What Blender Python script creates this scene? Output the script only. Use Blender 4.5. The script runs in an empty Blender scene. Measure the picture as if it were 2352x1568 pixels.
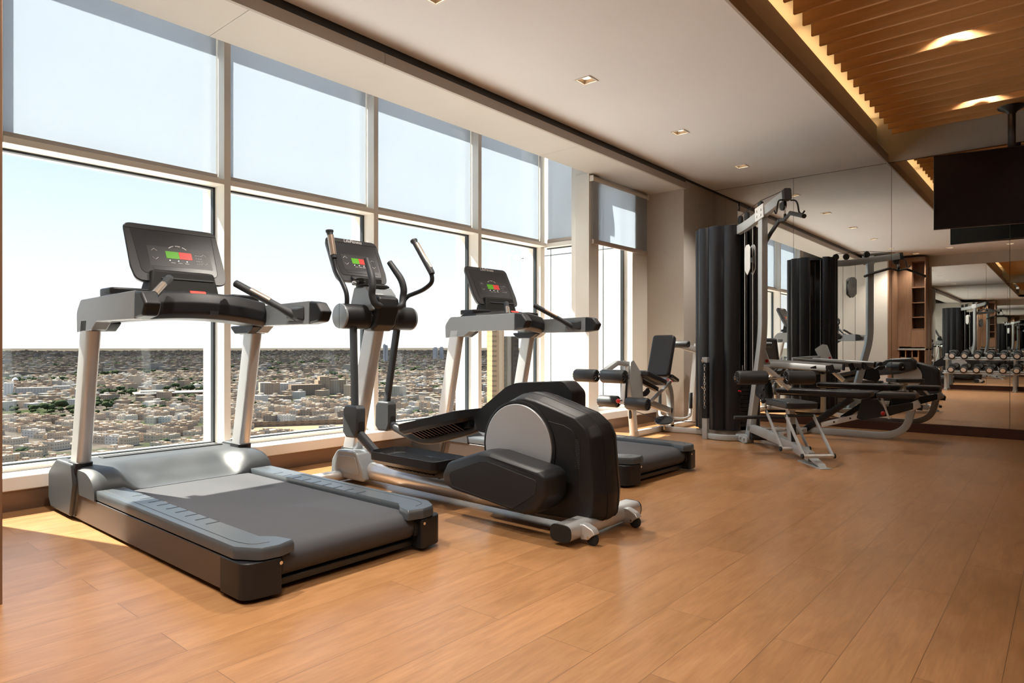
import bpy, bmesh, math, random
from mathutils import Vector, Matrix, Euler
PI = math.pi
SC = bpy.context.scene
COL = SC.collection
# ------------------------------------------------------------------ camera
FPX, CXP, HORIZON, EYE = 1507.0, 1176.0, 797.0, 0.95
YAW = math.atan(1277.8/1507.0)                     # view direction, turned from +X towards the windows (+Y)
cam_d = bpy.data.cameras.new('camera'); cam = bpy.data.objects.new('camera', cam_d); COL.objects.link(cam)
cam_d.sensor_width = 36.0; cam_d.lens = 36.0*FPX/2352.0
cam_d.shift_y = (HORIZON-784.0)/2352.0
cam_d.clip_start = 0.05; cam_d.clip_end = 90000
cam.location = (0, 0, EYE); cam.rotation_euler = (PI/2, 0, YAW-PI/2)
SC.camera = cam
# ------------------------------------------------------------------ world: pale desert sky, white at the horizon
W = bpy.data.worlds.new('sky'); SC.world = W; W.use_nodes = True
nt = W.node_tree; nt.nodes.clear()
wo = nt.nodes.new('ShaderNodeOutputWorld'); bg = nt.nodes.new('ShaderNodeBackground')
tc = nt.nodes.new('ShaderNodeTexCoord'); sx = nt.nodes.new('ShaderNodeSeparateXYZ'); rp_ = nt.nodes.new('ShaderNodeValToRGB')
nt.links.new(tc.outputs['Generated'], sx.inputs[0]); nt.links.new(sx.outputs['Z'], rp_.inputs[0])
cr = rp_.color_ramp; cr.elements[0].position = 0.0; cr.elements[0].color = (1.0, .985, .98, 1)
cr.elements[1].position = 1.0; cr.elements[1].color = (.16, .33, .70, 1)
for p, c in ((.07, (.96, .975, 1.0, 1)), (.17, (.80, .91, 1.0, 1)), (.30, (.58, .79, 1.0, 1)), (.55, (.34, .56, .92, 1))):
    e = cr.elements.new(p); e.color = c
nt.links.new(rp_.outputs[0], bg.inputs[0]); bg.inputs[1].default_value = 0.50
nt.links.new(bg.outputs[0], wo.inputs[0])
# ------------------------------------------------------------------ sun: high, from beyond the windows and a little from the left
sun_d = bpy.data.lights.new('sun', 'SUN'); sun_d.energy = 8.5; sun_d.angle = math.radians(.55); sun_d.color = (1.0, .93, .80)
sun = bpy.data.objects.new('sun', sun_d); COL.objects.link(sun)
SUN_DIR = Vector((.333, -1.0, -1.22)).normalized()
sun.rotation_euler = SUN_DIR.to_track_quat('-Z', 'Y').to_euler(); sun.location = (-4, 12, 15)
# ------------------------------------------------------------------ view
SC.view_settings.view_transform = 'Standard'; SC.view_settings.look = 'None'
SC.view_settings.exposure = 1.30; SC.view_settings.gamma = 1.0; SC.view_settings.use_curve_mapping = False
SC.cycles.max_bounces = 12; SC.cycles.diffuse_bounces = 5; SC.cycles.glossy_bounces = 6
SC.cycles.transmission_bounces = 6; SC.cycles.transparent_max_bounces = 16
SC.cycles.sample_clamp_indirect = 6.0; SC.cycles.caustics_reflective = False; SC.cycles.caustics_refractive = False
SC.cycles.use_denoising = True; SC.cycles.use_adaptive_sampling = True; SC.cycles.adaptive_threshold = .02

# ------------------------------------------------------------------ materials
MATS = {}
def mat(name, col, rough=.5, metal=0.0, noise=0.0, nscale=20.0, spec=.5, coat=0.0, emit=None, estr=0.0, bump=0.0, bscale=200.0, stretch=None):
    m = bpy.data.materials.new(name); m.use_nodes = True; t = m.node_tree; b = t.nodes['Principled BSDF']
    b.inputs['Base Color'].default_value = (*col, 1); b.inputs['Roughness'].default_value = rough
    b.inputs['Metallic'].default_value = metal; b.inputs['Specular IOR Level'].default_value = spec
    b.inputs['Coat Weight'].default_value = coat
    if emit: b.inputs['Emission Color'].default_value = (*emit, 1); b.inputs['Emission Strength'].default_value = estr
    if noise or bump:
        co = t.nodes.new('ShaderNodeTexCoord'); mp = t.nodes.new('ShaderNodeMapping'); t.links.new(co.outputs['Object'], mp.inputs[0])
        if stretch: mp.inputs['Scale'].default_value = stretch
    if noise:
        n = t.nodes.new('ShaderNodeTexNoise'); n.inputs['Scale'].default_value = nscale; n.inputs['Detail'].default_value = 4
        t.links.new(mp.outputs[0], n.inputs['Vector'])
        mx = t.nodes.new('ShaderNodeMix'); mx.data_type = 'RGBA'
        mx.inputs['A'].default_value = (*[c*(1-noise) for c in col], 1); mx.inputs['B'].default_value = (*[min(1, c*(1+noise)) for c in col], 1)
        t.links.new(n.outputs['Fac'], mx.inputs['Factor']); t.links.new(mx.outputs['Result'], b.inputs['Base Color'])
    if bump:
        n2 = t.nodes.new('ShaderNodeTexNoise'); n2.inputs['Scale'].default_value = bscale; n2.inputs['Detail'].default_value = 2
        t.links.new(mp.outputs[0], n2.inputs['Vector'])
        bp = t.nodes.new('ShaderNodeBump'); bp.inputs['Strength'].default_value = bump; bp.inputs['Distance'].default_value = .002
        t.links.new(n2.outputs['Fac'], bp.inputs['Height']); t.links.new(bp.outputs[0], b.inputs['Normal'])
    MATS[name] = m; return m
M_CEIL = mat('ceiling_paint', (.80, .80, .81), .9, noise=.02, nscale=2)
M_SOFFIT = mat('soffit_panel', (.62, .585, .53), .6, noise=.02, nscale=3)
M_FABRIC = mat('wall_fabric', (.53, .485, .43), .85, noise=.10, nscale=14, bump=.25, bscale=90, stretch=(9, 9, 1.2))
M_TAUPE = mat('taupe_lacquer', (.46, .405, .35), .55, noise=.03, nscale=3)
M_COVE = mat('cove_lacquer', (.62, .53, .44), .6, noise=.03, nscale=3)
M_FRAME = mat('window_frame_paint', (.80, .765, .70), .4, noise=.02, nscale=4)
M_SILL = mat('sill_stone', (.82, .80, .77), .35, noise=.03, nscale=6)
M_GASKET = mat('gasket', (.02, .028, .034), .5)
M_SKIRT = mat('skirting_bronze', (.17, .105, .07), .3, metal=.35, noise=.12, nscale=5, stretch=(.5, .5, 8))
M_SKIRT2 = mat('skirting_dark', (.055, .02, .016), .3, noise=.2, nscale=6, stretch=(1, 1, 8))
M_WOODD = mat('cabinet_wood', (.22, .122, .07), .4, noise=.35, nscale=7, stretch=(6, 6, .5))
M_WOODS = mat('slat_wood', (.74, .42, .18), .45, noise=.22, nscale=8, stretch=(5, .35, 5))
M_DARK = mat('black_lacquer', (.012, .012, .013), .35)
M_PLAS = mat('charcoal_plastic', (.013, .0135, .0155), .42, spec=.35, bump=.06, bscale=900)
M_PLAS2 = mat('graphite_plastic', (.046, .051, .057), .50, spec=.35, bump=.05, bscale=900)
M_RAIL = mat('rail_plastic', (.065, .075, .085), .33, bump=.05, bscale=900)
M_SIDE = mat('side_panel_metal', (.085, .072, .066), .34, metal=.5)
M_ARM = mat('arm_panel', (.24, .265, .285), .26, spec=.7)
M_SILV = mat('silver_paint', (.66, .665, .67), .32, metal=.55)
M_SILV2 = mat('silver_disc', (.50, .515, .54), .38, metal=.4)
M_GREYM = mat('machine_grey_paint', (.43, .455, .46), .36, metal=.25)
M_LGREY = mat('machine_light_paint', (.70, .71, .70), .36, metal=.15)
M_CHROME = mat('chrome', (.80, .80, .80), .12, metal=1.0)
M_BRONZE = mat('sensor_steel', (.52, .43, .36), .28, metal=.9)
M_BELT = mat('belt_rubber', (.060, .061, .068), .75, spec=.25, noise=.08, nscale=3, bump=.1, bscale=1500)
M_VINYL = mat('black_vinyl', (.020, .020, .022), .36, bump=.12, bscale=500)
M_FOAM = mat('black_foam', (.028, .030, .033), .48, bump=.1, bscale=400)
M_GRIP = mat('rubber_grip', (.022, .024, .028), .55, bump=.15, bscale=700)
M_SCREEN = mat('console_glass', (.022, .023, .027), .3, spec=.4)
M_CONS = mat('console_shell', (.032, .033, .037), .40, bump=.05, bscale=900)
M_LINE = mat('groove_black', (.006, .006, .007), .6)
M_GREEN = mat('green_key', (.08, .30, .015), .4, emit=(.12, .50, .01), estr=.10)
M_RED = mat('red_key', (.55, .035, .03), .4, emit=(.9, .06, .05), estr=.10)
M_REDP = mat('red_knob_plastic', (.55, .02, .025), .3)
M_STOP = mat('stop_red', (.72, .055, .04), .4, emit=(.9, .06, .04), estr=.15)
M_WHITE = mat('white_print', (.75, .75, .75), .5)
M_LED = mat('led_white', (.9, .9, .9), .4, emit=(1, 1, 1), estr=1.2)
M_GLOSSB = mat('shroud_black', (.011, .012, .015), .30)
M_RUBBER = mat('rubber_black', (.012, .012, .012), .7)
M_TVG = mat('tv_screen', (.005, .007, .013), .22)
M_LAMP = mat('lamp_lens', (1, .9, .75), .4, emit=(1.0, .82, .58), estr=7.0)
M_LED2 = mat('cove_led', (1, .7, .4), .4, emit=(1.0, .58, .22), estr=.25)
M_LTRIM = mat('lamp_trim', (.75, .70, .64), .4)
M_LBOX = mat('lamp_baffle', (.25, .18, .12), .4, metal=.5)
M_CLAD = mat('white_cladding', (.86, .88, .88), .45, noise=.02, nscale=.3)
M_STONE = mat('counter_stone', (.30, .29, .27), .3, noise=.15, nscale=20)
M_BOX = mat('cubby_board', (.40, .24, .13), .5, noise=.15, nscale=10)

def floor_mat():
    m = bpy.data.materials.new('oak_floor'); m.use_nodes = True; t = m.node_tree; b = t.nodes['Principled BSDF']
    co = t.nodes.new('ShaderNodeTexCoord'); br = t.nodes.new('ShaderNodeTexBrick')
    mp0 = t.nodes.new('ShaderNodeMapping'); mp0.inputs['Location'].default_value = (.37, .052, 0)
    t.links.new(co.outputs['Object'], mp0.inputs[0]); t.links.new(mp0.outputs[0], br.inputs['Vector'])
    br.offset = .37; br.offset_frequency = 2; br.squash = 1.0
    br.inputs['Scale'].default_value = 1.0; br.inputs['Brick Width'].default_value = 1.28; br.inputs['Row Height'].default_value = .196
    br.inputs['Mortar Size'].default_value = .0011; br.inputs['Mortar Smooth'].default_value = .2; br.inputs['Bias'].default_value = 0.0
    br.inputs['Color1'].default_value = (0, 0, 0, 1); br.inputs['Color2'].default_value = (1, 1, 1, 1); br.inputs['Mortar'].default_value = (.5, .5, .5, 1)
    # each plank shifts the grain
    sh = t.nodes.new('ShaderNodeVectorMath'); sh.operation = 'MULTIPLY_ADD'
    t.links.new(br.outputs['Color'], sh.inputs[0]); sh.inputs[1].default_value = (13, 7, 3); t.links.new(co.outputs['Object'], sh.inputs[2])
    mp = t.nodes.new('ShaderNodeMapping'); mp.inputs['Scale'].default_value = (1.6, 8, 1); t.links.new(sh.outputs[0], mp.inputs[0])
    n1 = t.nodes.new('ShaderNodeTexNoise'); n1.inputs['Scale'].default_value = 2.2; n1.inputs['Detail'].default_value = 6; n1.inputs['Roughness'].default_value = .6; n1.inputs['Distortion'].default_value = .9
    t.links.new(mp.outputs[0], n1.inputs['Vector'])
    mp2 = t.nodes.new('ShaderNodeMapping'); mp2.inputs['Scale'].default_value = (4, 60, 1); t.links.new(sh.outputs[0], mp2.inputs[0])
    n2 = t.nodes.new('ShaderNodeTexNoise'); n2.inputs['Scale'].default_value = 2.0; n2.inputs['Detail'].default_value = 5
    t.links.new(mp2.outputs[0], n2.inputs['Vector'])
    n3 = t.nodes.new('ShaderNodeTexNoise'); n3.inputs['Scale'].default_value = 1.6; n3.inputs['Detail'].default_value = 2
    t.links.new(sh.outputs[0], n3.inputs['Vector'])
    r1 = t.nodes.new('ShaderNodeValToRGB'); c = r1.color_ramp
    c.elements[0].position = .28; c.elements[0].color = (.315, .158, .066, 1); c.elements[1].position = .74; c.elements[1].color = (.430, .232, .104, 1)
    e = c.elements.new(.50); e.color = (.375, .194, .083, 1)
    t.links.new(n1.outputs['Fac'], r1.inputs[0])
    r2 = t.nodes.new('ShaderNodeValToRGB'); c = r2.color_ramp; c.elements[0].position = .35; c.elements[0].color = (.90, .89, .88, 1); c.elements[1].position = .62; c.elements[1].color = (1.04, 1.03, 1.02, 1)
    t.links.new(n2.outputs['Fac'], r2.inputs[0])
    r3 = t.nodes.new('ShaderNodeValToRGB'); c = r3.color_ramp; c.elements[0].position = .3; c.elements[0].color = (.92, .90, .86, 1); c.elements[1].position = .7; c.elements[1].color = (1.06, 1.03, 1.06, 1)
    t.links.new(n3.outputs['Fac'], r3.inputs[0])
    r4 = t.nodes.new('ShaderNodeValToRGB'); c = r4.color_ramp; c.elements[0].position = 0; c.elements[0].color = (.93, .91, .88, 1); c.elements[1].position = 1; c.elements[1].color = (1.06, 1.06, 1.06, 1)
    t.links.new(br.outputs['Color'], r4.inputs[0])
    last = r1.outputs[0]
    for r in (r2, r3, r4):
        mx = t.nodes.new('ShaderNodeMix'); mx.data_type = 'RGBA'; mx.blend_type = 'MULTIPLY'; mx.inputs['Factor'].default_value = 1
        t.links.new(last, mx.inputs['A']); t.links.new(r.outputs[0], mx.inputs['B']); last = mx.outputs['Result']
    mx = t.nodes.new('ShaderNodeMix'); mx.data_type = 'RGBA'; t.links.new(br.outputs['Fac'], mx.inputs['Factor'])
    t.links.new(last, mx.inputs['A']); mx.inputs['B'].default_value = (.15, .075, .034, 1)
    t.links.new(mx.outputs['Result'], b.inputs['Base Color'])
    b.inputs['Roughness'].default_value = .33; b.inputs['Specular IOR Level'].default_value = .5
    mr = t.nodes.new('ShaderNodeMapRange'); mr.inputs['To Min'].default_value = .26; mr.inputs['To Max'].default_value = .34
    t.links.new(n2.outputs['Fac'], mr.inputs[0]); t.links.new(mr.outputs[0], b.inputs['Roughness'])
    bp = t.nodes.new('ShaderNodeBump'); bp.inputs['Strength'].default_value = .03; bp.inputs['Distance'].default_value = .002
    t.links.new(n2.outputs['Fac'], bp.inputs['Height']); t.links.new(bp.outputs[0], b.inputs['Normal'])
    return m
M_FLOOR = floor_mat()

def glass_mat():
    m = bpy.data.materials.new('window_glass'); m.use_nodes = True; t = m.node_tree; t.nodes.clear()
    o = t.nodes.new('ShaderNodeOutputMaterial'); mix = t.nodes.new('ShaderNodeMixShader'); tr = t.nodes.new('ShaderNodeBsdfTransparent'); gl = t.nodes.new('ShaderNodeBsdfGlossy')
    lw = t.nodes.new('ShaderNodeLayerWeight'); lw.inputs[0].default_value = .5
    pw = t.nodes.new('ShaderNodeMath'); pw.operation = 'POWER'; pw.inputs[1].default_value = 4.0; t.links.new(lw.outputs['Facing'], pw.inputs[0])
    ml = t.nodes.new('ShaderNodeMath'); ml.operation = 'MULTIPLY_ADD'; ml.inputs[1].default_value = .5; ml.inputs[2].default_value = .025
    tr.inputs[0].default_value = (.965, .98, .98, 1); gl.inputs['Roughness'].default_value = 0.0; gl.inputs['Color'].default_value = (.9, .93, .95, 1)
    t.links.new(pw.outputs[0], ml.inputs[0]); t.links.new(ml.outputs[0], mix.inputs[0]); t.links.new(tr.outputs[0], mix.inputs[1]); t.links.new(gl.outputs[0], mix.inputs[2]); t.links.new(mix.outputs[0], o.inputs[0])
    return m
M_GLASS = glass_mat()

def blind_mat():
    m = bpy.data.materials.new('screen_fabric'); m.use_nodes = True; t = m.node_tree; t.nodes.clear()
    o = t.nodes.new('ShaderNodeOutputMaterial'); a = t.nodes.new('ShaderNodeMixShader'); b = t.nodes.new('ShaderNodeMixShader')
    tr = t.nodes.new('ShaderNodeBsdfTransparent'); tl = t.nodes.new('ShaderNodeBsdfTranslucent'); df = t.nodes.new('ShaderNodeBsdfDiffuse')
    tl.inputs[0].default_value = (.62, .66, .72, 1); df.inputs[0].default_value = (.55, .54, .52, 1); tr.inputs[0].default_value = (.80, .90, 1.0, 1)
    a.inputs[0].default_value = .48; t.links.new(df.outputs[0], a.inputs[1]); t.links.new(tl.outputs[0], a.inputs[2])
    w = t.nodes.new('ShaderNodeTexNoise'); w.inputs['Scale'].default_value = 3; co = t.nodes.new('ShaderNodeTexCoord'); t.links.new(co.outputs['Object'], w.inputs['Vector'])
    mr = t.nodes.new('ShaderNodeMapRange'); mr.inputs['To Min'].default_value = .20; mr.inputs['To Max'].default_value = .24; t.links.new(w.outputs['Fac'], mr.inputs[0])
    t.links.new(mr.outputs[0], b.inputs[0]); t.links.new(a.outputs[0], b.inputs[1]); t.links.new(tr.outputs[0], b.inputs[2]); t.links.new(b.outputs[0], o.inputs[0])
    return m
M_BLIND = blind_mat()
M_BLBAR = mat('blind_bar', (.48, .40, .34), .5)
M_BLTUBE = mat('blind_tube', (.66, .62, .57), .5)
M_MIRROR = mat('mirror_silver', (.86, .875, .865), .0, metal=1.0)

# ------------------------------------------------------------------ mesh helpers
def rpoly(pts, r, n=4):
    """round the corners of a 2-D polygon; r is one radius or one per corner"""
    out = []; k = len(pts)
    for i in range(k):
        p = Vector(pts[i]); a = Vector(pts[i-1]); b = Vector(pts[(i+1) % k]); rr = r[i] if isinstance(r, (list, tuple)) else r
        if rr <= 0: out.append(tuple(p)); continue
        u = (a-p); v = (b-p); lu, lv = u.length, v.length; u.normalize(); v.normalize()
        ang = u.angle(v); d = min(rr/math.tan(ang/2), lu*.49, lv*.49); 
        p1, p2 = p+u*d, p+v*d
        for j in range(n+1):
            t = j/n; q = p1*(1-t)**2 + p*2*t*(1-t) + p2*t*t; out.append(tuple(q))
    return out
def fillet(pts, r, n=5):
    """round the inner corners of a 3-D path"""
    pts = [Vector(p) for p in pts]; out = [pts[0]]
    for i in range(1, len(pts)-1):
        p, a, b = pts[i], pts[i-1], pts[i+1]; u = (a-p); v = (b-p); lu, lv = u.length, v.length; u.normalize(); v.normalize()
        d = min(r, lu*.49, lv*.49); p1, p2 = p+u*d, p+v*d
        for j in range(n+1):
            t = j/n; out.append(p1*(1-t)**2 + p*2*t*(1-t) + p2*t*t)
    out.append(pts[-1]); return out
class MB:
    def __init__(s): s.bm = bmesh.new()
    def _face(s, vs, mi, smooth=True):
        try:
            f = s.bm.faces.new(vs); f.material_index = mi; f.smooth = smooth
        except ValueError: pass
    def box(s, x0, x1, y0, y1, z0, z1, mi=0, M=None):
        P = [(x0, y0, z0), (x1, y0, z0), (x1, y1, z0), (x0, y1, z0), (x0, y0, z1), (x1, y0, z1), (x1, y1, z1), (x0, y1, z1)]
        v = [s.bm.verts.new(M @ Vector(p) if M else p) for p in P]
        for q in ((0, 3, 2, 1), (4, 5, 6, 7), (0, 1, 5, 4), (1, 2, 6, 5), (2, 3, 7, 6), (3, 0, 4, 7)): s._face([v[i] for i in q], mi)
        return s
    def loft(s, rings, mi=0, cap=True, closed=True, M=None):
        R = [[s.bm.verts.new(M @ Vector(p) if M else p) for p in r] for r in rings]; n = len(R[0])
        for a, b in zip(R, R[1:]):
            for i in range(n if closed else n-1): s._face([a[i], a[(i+1) % n], b[(i+1) % n], b[i]], mi)
        if cap: s._face(R[0][::-1], mi); s._face(R[-1], mi)
        return s
    def prism(s, pts, ax, a, b, mi=0, M=None):
        f = {'X': lambda p, t: (t, p[0], p[1]), 'Y': lambda p, t: (p[0], t, p[1]), 'Z': lambda p, t: (p[0], p[1], t)}[ax]
        return s.loft([[f(p, a) for p in pts], [f(p, b) for p in pts]], mi, M=M)
    def _frames(s, pts, up=None):
        pts = [Vector(p) for p in pts]; T = []
        for i in range(len(pts)):
            a = pts[max(0, i-1)]; b = pts[min(len(pts)-1, i+1)]; T.append((b-a).normalized())
        u = Vector(up) if up else (Vector((0, 0, 1)) if abs(T[0].z) < .9 else Vector((1, 0, 0)))
        F = []
        for t in T:
            u = (u - t*u.dot(t)); u.normalize(); F.append((t, u.copy(), t.cross(u)))
        return pts, F
    def tube(s, pts, r, n=12, mi=0, M=None, cap=True):
        pts, F = s._frames(pts); rings = []
        for i, (p, (t, u, w)) in enumerate(zip(pts, F)):
            rr = r[i] if isinstance(r, (list, tuple)) else r
            rings.append([p + (u*math.cos(2*PI*k/n) + w*math.sin(2*PI*k/n))*rr for k in range(n)])
        return s.loft(rings, mi, cap, M=M)
    def bar(s, pts, w, h, up=(0, 0, 1), rr=.006, mi=0, M=None):
        """rectangular section swept along a path: h along up, w across"""
        pts, F = s._frames(pts, up); sec = rpoly([(-w/2, -h/2), (w/2, -h/2), (w/2, h/2), (-w/2, h/2)], rr, 2)
        return s.loft([[p + b*a0 + u*a1 for a0, a1 in sec] for p, (t, u, b) in zip(pts, F)], mi, M=M)
    def lathe(s, prof, org, axis, n=20, mi=0, M=None):
        q = Vector((0, 0, 1)).rotation_difference(Vector(axis).normalized()).to_matrix().to_4x4(); q = Matrix.Translation(Vector(org)) @ q
        if M: q = M @ q
        rings = [[q @ Vector((r*math.cos(2*PI*k/n), r*math.sin(2*PI*k/n), z)) for k in range(n)] for r, z in prof]
        return s.loft(rings, mi)
    def cyl(s, a, b, r, n=20, mi=0, bev=0.0, M=None):
        a, b = Vector(a), Vector(b); L = (b-a).length
        pr = [(r, 0), (r, L)] if not bev else [(r-bev, 0), (r-bev*.3, bev*.3), (r, bev), (r, L-bev), (r-bev*.3, L-bev*.3), (r-bev, L)]
        return s.lathe(pr, a, b-a, n, mi, M)
    def sphere(s, c, r, n=12, mi=0, sc=(1, 1, 1)):
        rings = []
        for i in range(1, n):
            th = PI*i/n; rings.append([(c[0]+sc[0]*r*math.sin(th)*math.cos(2*PI*k/n), c[1]+sc[1]*r*math.sin(th)*math.sin(2*PI*k/n), c[2]-sc[2]*r*math.cos(th)) for k in range(n)])
        return s.loft(rings, mi)
    def build(s, name, mats, parent=None, bevel=0.0, seg=2, ang=38, smooth=40):
        bm = s.bm; bmesh.ops.recalc_face_normals(bm, faces=bm.faces)
        me = bpy.data.meshes.new(name); bm.to_mesh(me); bm.free()
        for m in (mats if isinstance(mats, (list, tuple)) else [mats]): me.materials.append(m)
        me.set_sharp_from_angle(angle=math.radians(smooth))
        o = bpy.data.objects.new(name, me); COL.objects.link(o)
        if parent: o.parent = parent
        if bevel:
            md = o.modifiers.new('bevel', 'BEVEL'); md.width = bevel; md.segments = seg; md.limit_method = 'ANGLE'; md.angle_limit = math.radians(ang); md.harden_normals = False
            md.use_clamp_overlap = True
        return o
def tag(o, label, cat, group=None, kind=None):
    o['label'] = label; o['category'] = cat
    if group: o['group'] = group
    if kind: o['kind'] = kind
    return o
def thing(name, label, cat, loc=(0, 0, 0), rz=0.0, group=None):
    o = bpy.data.objects.new(name, None); o.empty_display_size = .1; COL.objects.link(o); o.location = loc; o.rotation_euler = (0, 0, rz)
    return tag(o, label, cat, group)
def struct(o): o['kind'] = 'structure'; return o
def copy_tree(o, parent=None):
    kids = list(o.children); c = o.copy(); COL.objects.link(c); c.parent = parent
    for k in kids: copy_tree(k, c)
    return c
def text_mesh(name, body, size, m, parent, M, shear=.25, ext=.0006):
    cu = bpy.data.curves.new('t', 'FONT'); cu.body = body; cu.size = size; cu.extrude = ext; cu.shear = shear; cu.align_x = 'CENTER'; cu.align_y = 'CENTER'
    tmp = bpy.data.objects.new('t', cu); COL.objects.link(tmp); bpy.context.view_layer.update()
    me = bpy.data.meshes.new_from_object(tmp.evaluated_get(bpy.context.evaluated_depsgraph_get())); bpy.data.objects.remove(tmp)
    me.transform(M); me.materials.clear(); me.materials.append(m)
    o = bpy.data.objects.new(name, me); COL.objects.link(o); o.parent = parent; return o
# ================================================================== THE ROOM
XM = 8.488            # mirror plane at the far end
YG, YF = 4.925, 4.76  # glass line and inner face of the mullions
ZC = 3.05             # ceiling
XB = -0.80            # wall behind the camera
def sb(name, mats, boxes, bevel=0.0):
    m = MB()
    for b in boxes: m.box(*b)
    return struct(m.build(name, mats, bevel=bevel))
sb('floor', M_FLOOR, [(XB-1.6, XM+.1, -4.2, 5.2, -.12, 0)])
# ceiling: flat part over the machines, raised part above the timber slats, slab above the blind pocket
m = MB()
LIGHTS = [(4.317, 2.892), (5.95, 2.892), (7.53, 2.892), (2.70, 2.892), (1.10, 2.892), (.45, 1.9), (.30, .9), (.30, .2), (-.10, 2.6)]
def holed(x0, x1, y0, y1, hs=.058):
    hl = [(x, y) for x, y in LIGHTS if x0 < x < x1 and y0 < y < y1]
    xs = sorted({x0, x1} | {x+d for x, y in hl for d in (-hs, hs)}); ys = sorted({y0, y1} | {y+d for x, y in hl for d in (-hs, hs)})
    for a, b in zip(xs, xs[1:]):
        for c, d in zip(ys, ys[1:]):
            if not any(abs((a+b)/2-x) < hs and abs((c+d)/2-y) < hs for x, y in hl): m.box(a, b, c, d, ZC, ZC+.095)
holed(XB-.1, XM+.1, 1.57, 3.63); holed(XB-1.6, .95, -4.2, 1.57)
m.box(XB-1.6, XM+.1, -4.2, 1.95, 3.60, 3.70); m.box(XB-.1, 6.42, 3.60, 5.1, 3.46, 3.60); m.box(6.42, 7.7, 3.60, 4.33, 3.46, 3.60); m.box(XB-.1, XM+.1, 1.9, 3.63, 3.46, 3.60)
m.box(.85, .95, -4.2, 1.57, ZC, 3.62)
struct(m.build('ceiling', M_CEIL))
# far wall above and beside the mirrors
sb('wall_far', M_FABRIC, [(XM+.012, XM+.25, -4.2, 3.66, 0, 3.62)])
sb('baseboard_far', M_SKIRT2, [(XM-.012, XM+.012, -4.0, 3.65, 0, .102)], .002)
# window-side column and stub walls
sb('wall_left', M_FABRIC, [(7.61, 8.05, 3.65, 4.36, 0, 3.5), (8.053, XM+.25, 3.65, 4.36, 0, 3.5)], .002)
sb('trim_1', M_SOFFIT, [(XB, 1.93, 3.64, 4.155, 2.92, 2.945), (1.933, 5.33, 3.64, 4.155, 2.92, 2.945), (5.333, 7.61, 3.64, 4.155, 2.92, 2.945)])
sb('trim_2', M_TAUPE, [(XB, 2.9, 3.615, 3.64, 2.912, 2.99), (2.903, 7.608, 3.615, 3.64, 2.912, 2.99)], .001)
sb('trim_3', M_DARK, [(XB, 7.608, 3.625, 3.64, 2.99, ZC+.01), (7.6, XM, 3.635, 3.648, 3.03, ZC+.01)])  # black strip stands in for the shade of the gap under the ceiling
# wood sill box under the windows
sb('trim_4', M_SILL, [(XB, 6.32, 4.65, 4.86, .118, .200), (6.24, 7.61, 4.02, 4.26, .118, .200)], .006)
sb('baseboard_left', M_SKIRT, [(XB, 6.24, 4.66, 4.86, 0, .118), (6.25, 7.61, 4.03, 4.26, 0, .118)])
# outer skin so that no light leaks under or over the glass
sb('wall_left', M_FRAME, [(XB, 6.34, 4.84, 5.0, -.3, .20), (XB, 6.34, 4.84, 5.05, 3.42, 3.62), (6.26, 7.7, 4.26, 4.36, -.3, .20), (6.26, 7.7, 4.16, 4.33, 2.92, 3.62), (6.30, 6.42, 4.3, 5.0, -.3, .2), (6.30, 6.42, 4.3, 5.0, 3.42, 3.62), (XB-.1, .68, 4.78, 5.0, -.3, 3.62)])
# lower drop of the ceiling along the timber bay: slim edge, raised inner face with a light slot behind it
sb('trim_5', M_TAUPE, [(.95, XM, 1.566, 1.585, ZC-.004, ZC+.099)], .001)
m = MB(); m.box(.95, 8.40, 1.665, 1.685, 3.15, 3.473); m.box(.95, XM, 1.585, 1.665, 3.140, 3.150)
struct(m.build('trim_6', M_COVE, bevel=.001))
m = MB(); m.box(1.0, 8.36, 1.70, 1.74, 3.474, 3.482); m.box(.95, 8.45, 1.685, 1.95, 3.46, 3.473, 1); m.box(8.41, 8.45, 1.595, 1.655, 3.151, 3.156)
struct(m.build('trim_7', [M_LED2, M_COVE]))
m = MB()
# right-hand wall and the wall behind the camera (mirrored, with a doorway the camera stands in front of)
sb('wall_right', M_FABRIC, [(XB-1.6, XM+.2, -4.3, -4.15, 0, 3.7)])
sb('wall_back', M_FABRIC, [(XB-.15, XB-.012, .2, 4.9, 0, 3.5), (XB-.15, XB-.012, -4.2, -.95, 0, 3.5), (XB-.15, XB-.012, -.95, .2, 2.25, 3.5), (XB-1.6, XB-1.45, -4.2, 4.9, 0, 3.6), (XB-.012, XB+.02, -4.1, 2.45, 2.80, ZC)])
sb('baseboard_back', M_SKIRT2, [(XB-.012, XB+.012, .2, 2.45, 0, .10), (XB-.012, XB+.012, -4.1, -.95, 0, .10)])
# fabric-clad stub beside the left window; its end towards the room is faced with wood
sb('wall_left', [M_FABRIC], [(XB-.012, .628, 3.03, 4.80, 0, 2.915)], .003)
sb('trim_8', [M_WOODD], [(XB-.012, .632, 3.005, 3.03, 0, 2.915)], .002)

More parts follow.
